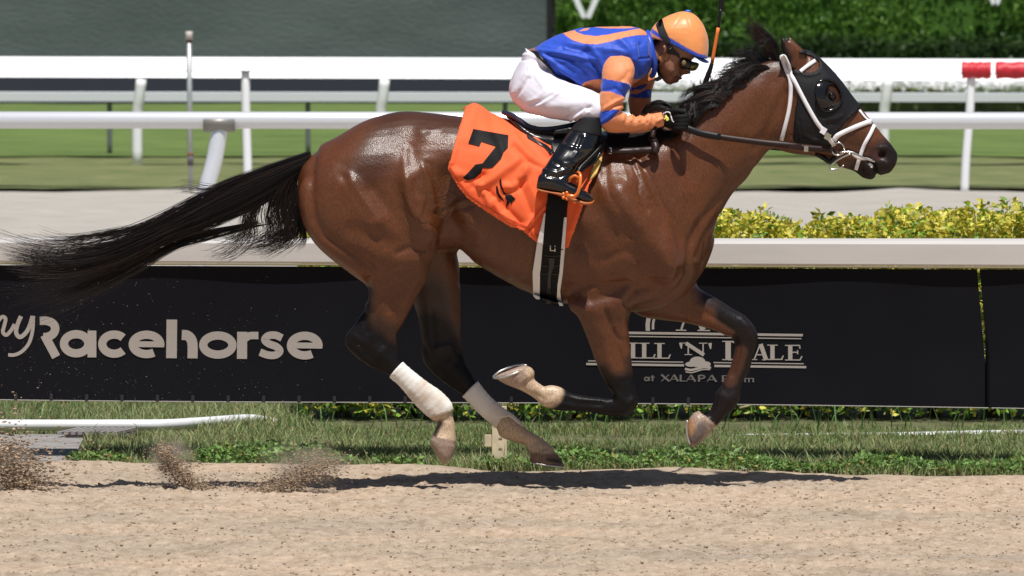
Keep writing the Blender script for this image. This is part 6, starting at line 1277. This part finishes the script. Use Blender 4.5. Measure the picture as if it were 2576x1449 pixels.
# flower bed
n = 30000; x = rg.uniform(.1, 7, n); y = rg.uniform(84.6, 86.2, n); z = .10+.05*rg.uniform(0, 1, n)+.02*vnoise(np.stack([x*5, y*5], 1), 3)
zz = P(2000, N2(262), 85.)[2]; z = z+zz-.10
col = np.tile(np.array((.92, .92, .92)), (n, 1)); g = rg.uniform(0, 1, n) < .12; col[g] = np.array((.22, .24, .06))*rg.uniform(.6, 1.4, (g.sum(), 1)); z[g] -= .03
V, F, c = leaves(n, np.stack([x, y, z], 1), rg.uniform(.06, .11, n), col, rg, .15)
tag(mk('white_flowers', V, F, M_LEAF, None, False, c), 'bed of small white flowers in front of the dark hedge', 'flowers', kind='stuff')
V, F = box(.1, 7, 84.8, 86.3, 0, zz-.02); tag(mk('flower_bed', V, F, M_SOIL), kind='structure')

# ================================================================= kicked-up sand
M_FLY = mat('flying_sand', attr=True, rough=1, spec=.1)
rg = np.random.default_rng(23)
def plume(pts, n, spr, dsp, rmin, rmax, label, dark=.6):
    L = catmull(pts, 8); i = (rg.uniform(0, 1, n)**1.0*(len(L)-1)); a = L[i.astype(int)]; s = np.interp(i, np.arange(len(L)), np.linspace(spr[0], spr[1], len(L)))
    uv = a[:, :2]+np.clip(rg.standard_t(2.2, (n, 2)), -7, 7)*.75*s[:, None]*np.array((1, .6))
    X = PA(uv, D0-.05+rg.normal(0, dsp, n)); r = rmin+(rmax-rmin)*rg.uniform(0, 1, n)**4; c = np.array((.43, .32, .225))*rg.uniform(dark*.6, 1.2, (n, 1))
    tag(crumbs('sand_spray', X, r, c, M_FLY, (1.5, 1, .8), int(rg.integers(99))), label, 'sand', 'sand kicked up by the hooves', 'stuff')
plume([(408,1128),(430,1160),(455,1195),(500,1228),(535,1238)], 9000, (9, 24), .06, .0005, .0042, 'leaning jet of kicked-up sand behind the horse in front of the weeds')
plume([(830,1160),(780,1180),(740,1205),(700,1225),(640,1234)], 9000, (30, 26), .08, .0005, .0042, 'low burst of kicked-up sand just behind the hind hooves')
plume([(-40,1120),(20,1150),(50,1190),(60,1225),(40,1234)], 9000, (50, 42), .10, .0006, .0065, 'cloud of flying sand clods by the concrete pad')
n = 900; uv = np.stack([rg.uniform(0, 1000, n)*rg.uniform(.2, 1, n), 660+rg.uniform(0, 1, n)**.6*480], 1)
tag(crumbs('sand_specks', PA(uv, D0+rg.normal(0, .2, n)), .0005+.0010*rg.uniform(0, 1, n)**3, np.tile((.30, .27, .24), (n, 1)), M_FLY, (1.8, 1, .8), 3), 'fine specks of sand hanging in the air before the black banner', 'sand', kind='stuff')

# faint dust hanging over the spray
def puff(u, v, ru, rv, rd, dens, label):
    c = P(u, v, D0); s = D0/FPX; bm = bmesh.new(); bmesh.ops.create_icosphere(bm, subdivisions=3, radius=1); V = np.array([q.co for q in bm.verts]); F = np.array([[q.index for q in f.verts] for f in bm.faces]); bm.free()
    m = bpy.data.materials.new('dust_air'); m.use_nodes = True; nt = m.node_tree; nt.nodes.remove(nt.nodes['Principled BSDF']); L = nt.links.new
    pv_ = nt.nodes.new('ShaderNodeVolumePrincipled'); pv_.inputs['Color'].default_value = (.80, .66, .52, 1); L(pv_.outputs[0], nt.nodes['Material Output'].inputs['Volume'])
    tc = nt.nodes.new('ShaderNodeTexCoord'); ln = nt.nodes.new('ShaderNodeVectorMath'); ln.operation = 'LENGTH'; L(tc.outputs['Object'], ln.inputs[0])
    mr = nt.nodes.new('ShaderNodeMapRange'); mr.interpolation_type = 'SMOOTHSTEP'; mr.inputs[1].default_value = 1.; mr.inputs[2].default_value = .1; mr.inputs[3].default_value = 0; mr.inputs[4].default_value = 1; L(ln.outputs['Value'], mr.inputs[0])
    nz_ = nt.nodes.new('ShaderNodeTexNoise'); nz_.inputs['Scale'].default_value = 2.2; nz_.inputs['Detail'].default_value = 4; L(tc.outputs['Object'], nz_.inputs[0])
    n2_ = nt.nodes.new('ShaderNodeMapRange'); n2_.inputs[1].default_value = .40; n2_.inputs[2].default_value = .68; n2_.inputs[3].default_value = 0; n2_.inputs[4].default_value = dens; L(nz_.outputs[0], n2_.inputs[0])
    mu_ = nt.nodes.new('ShaderNodeMath'); mu_.operation = 'MULTIPLY'; L(mr.outputs[0], mu_.inputs[0]); L(n2_.outputs[0], mu_.inputs[1]); L(mu_.outputs[0], pv_.inputs['Density'])
    o = mk('dust_cloud', V, F, m); o.location = c; o.scale = (ru*s, rd, rv*s); tag(o, label, 'dust', 'dust hanging behind the horse', 'stuff')
puff(430, 1150, 80, 80, .22, 10., 'thin dust hanging over the leaning jet of sand'); puff(770, 1165, 150, 75, .25, 9., 'thin dust trailing just behind the hind hooves'); puff(10, 1170, 150, 90, .3, 6., 'thin dust over the flying sand clods by the concrete')
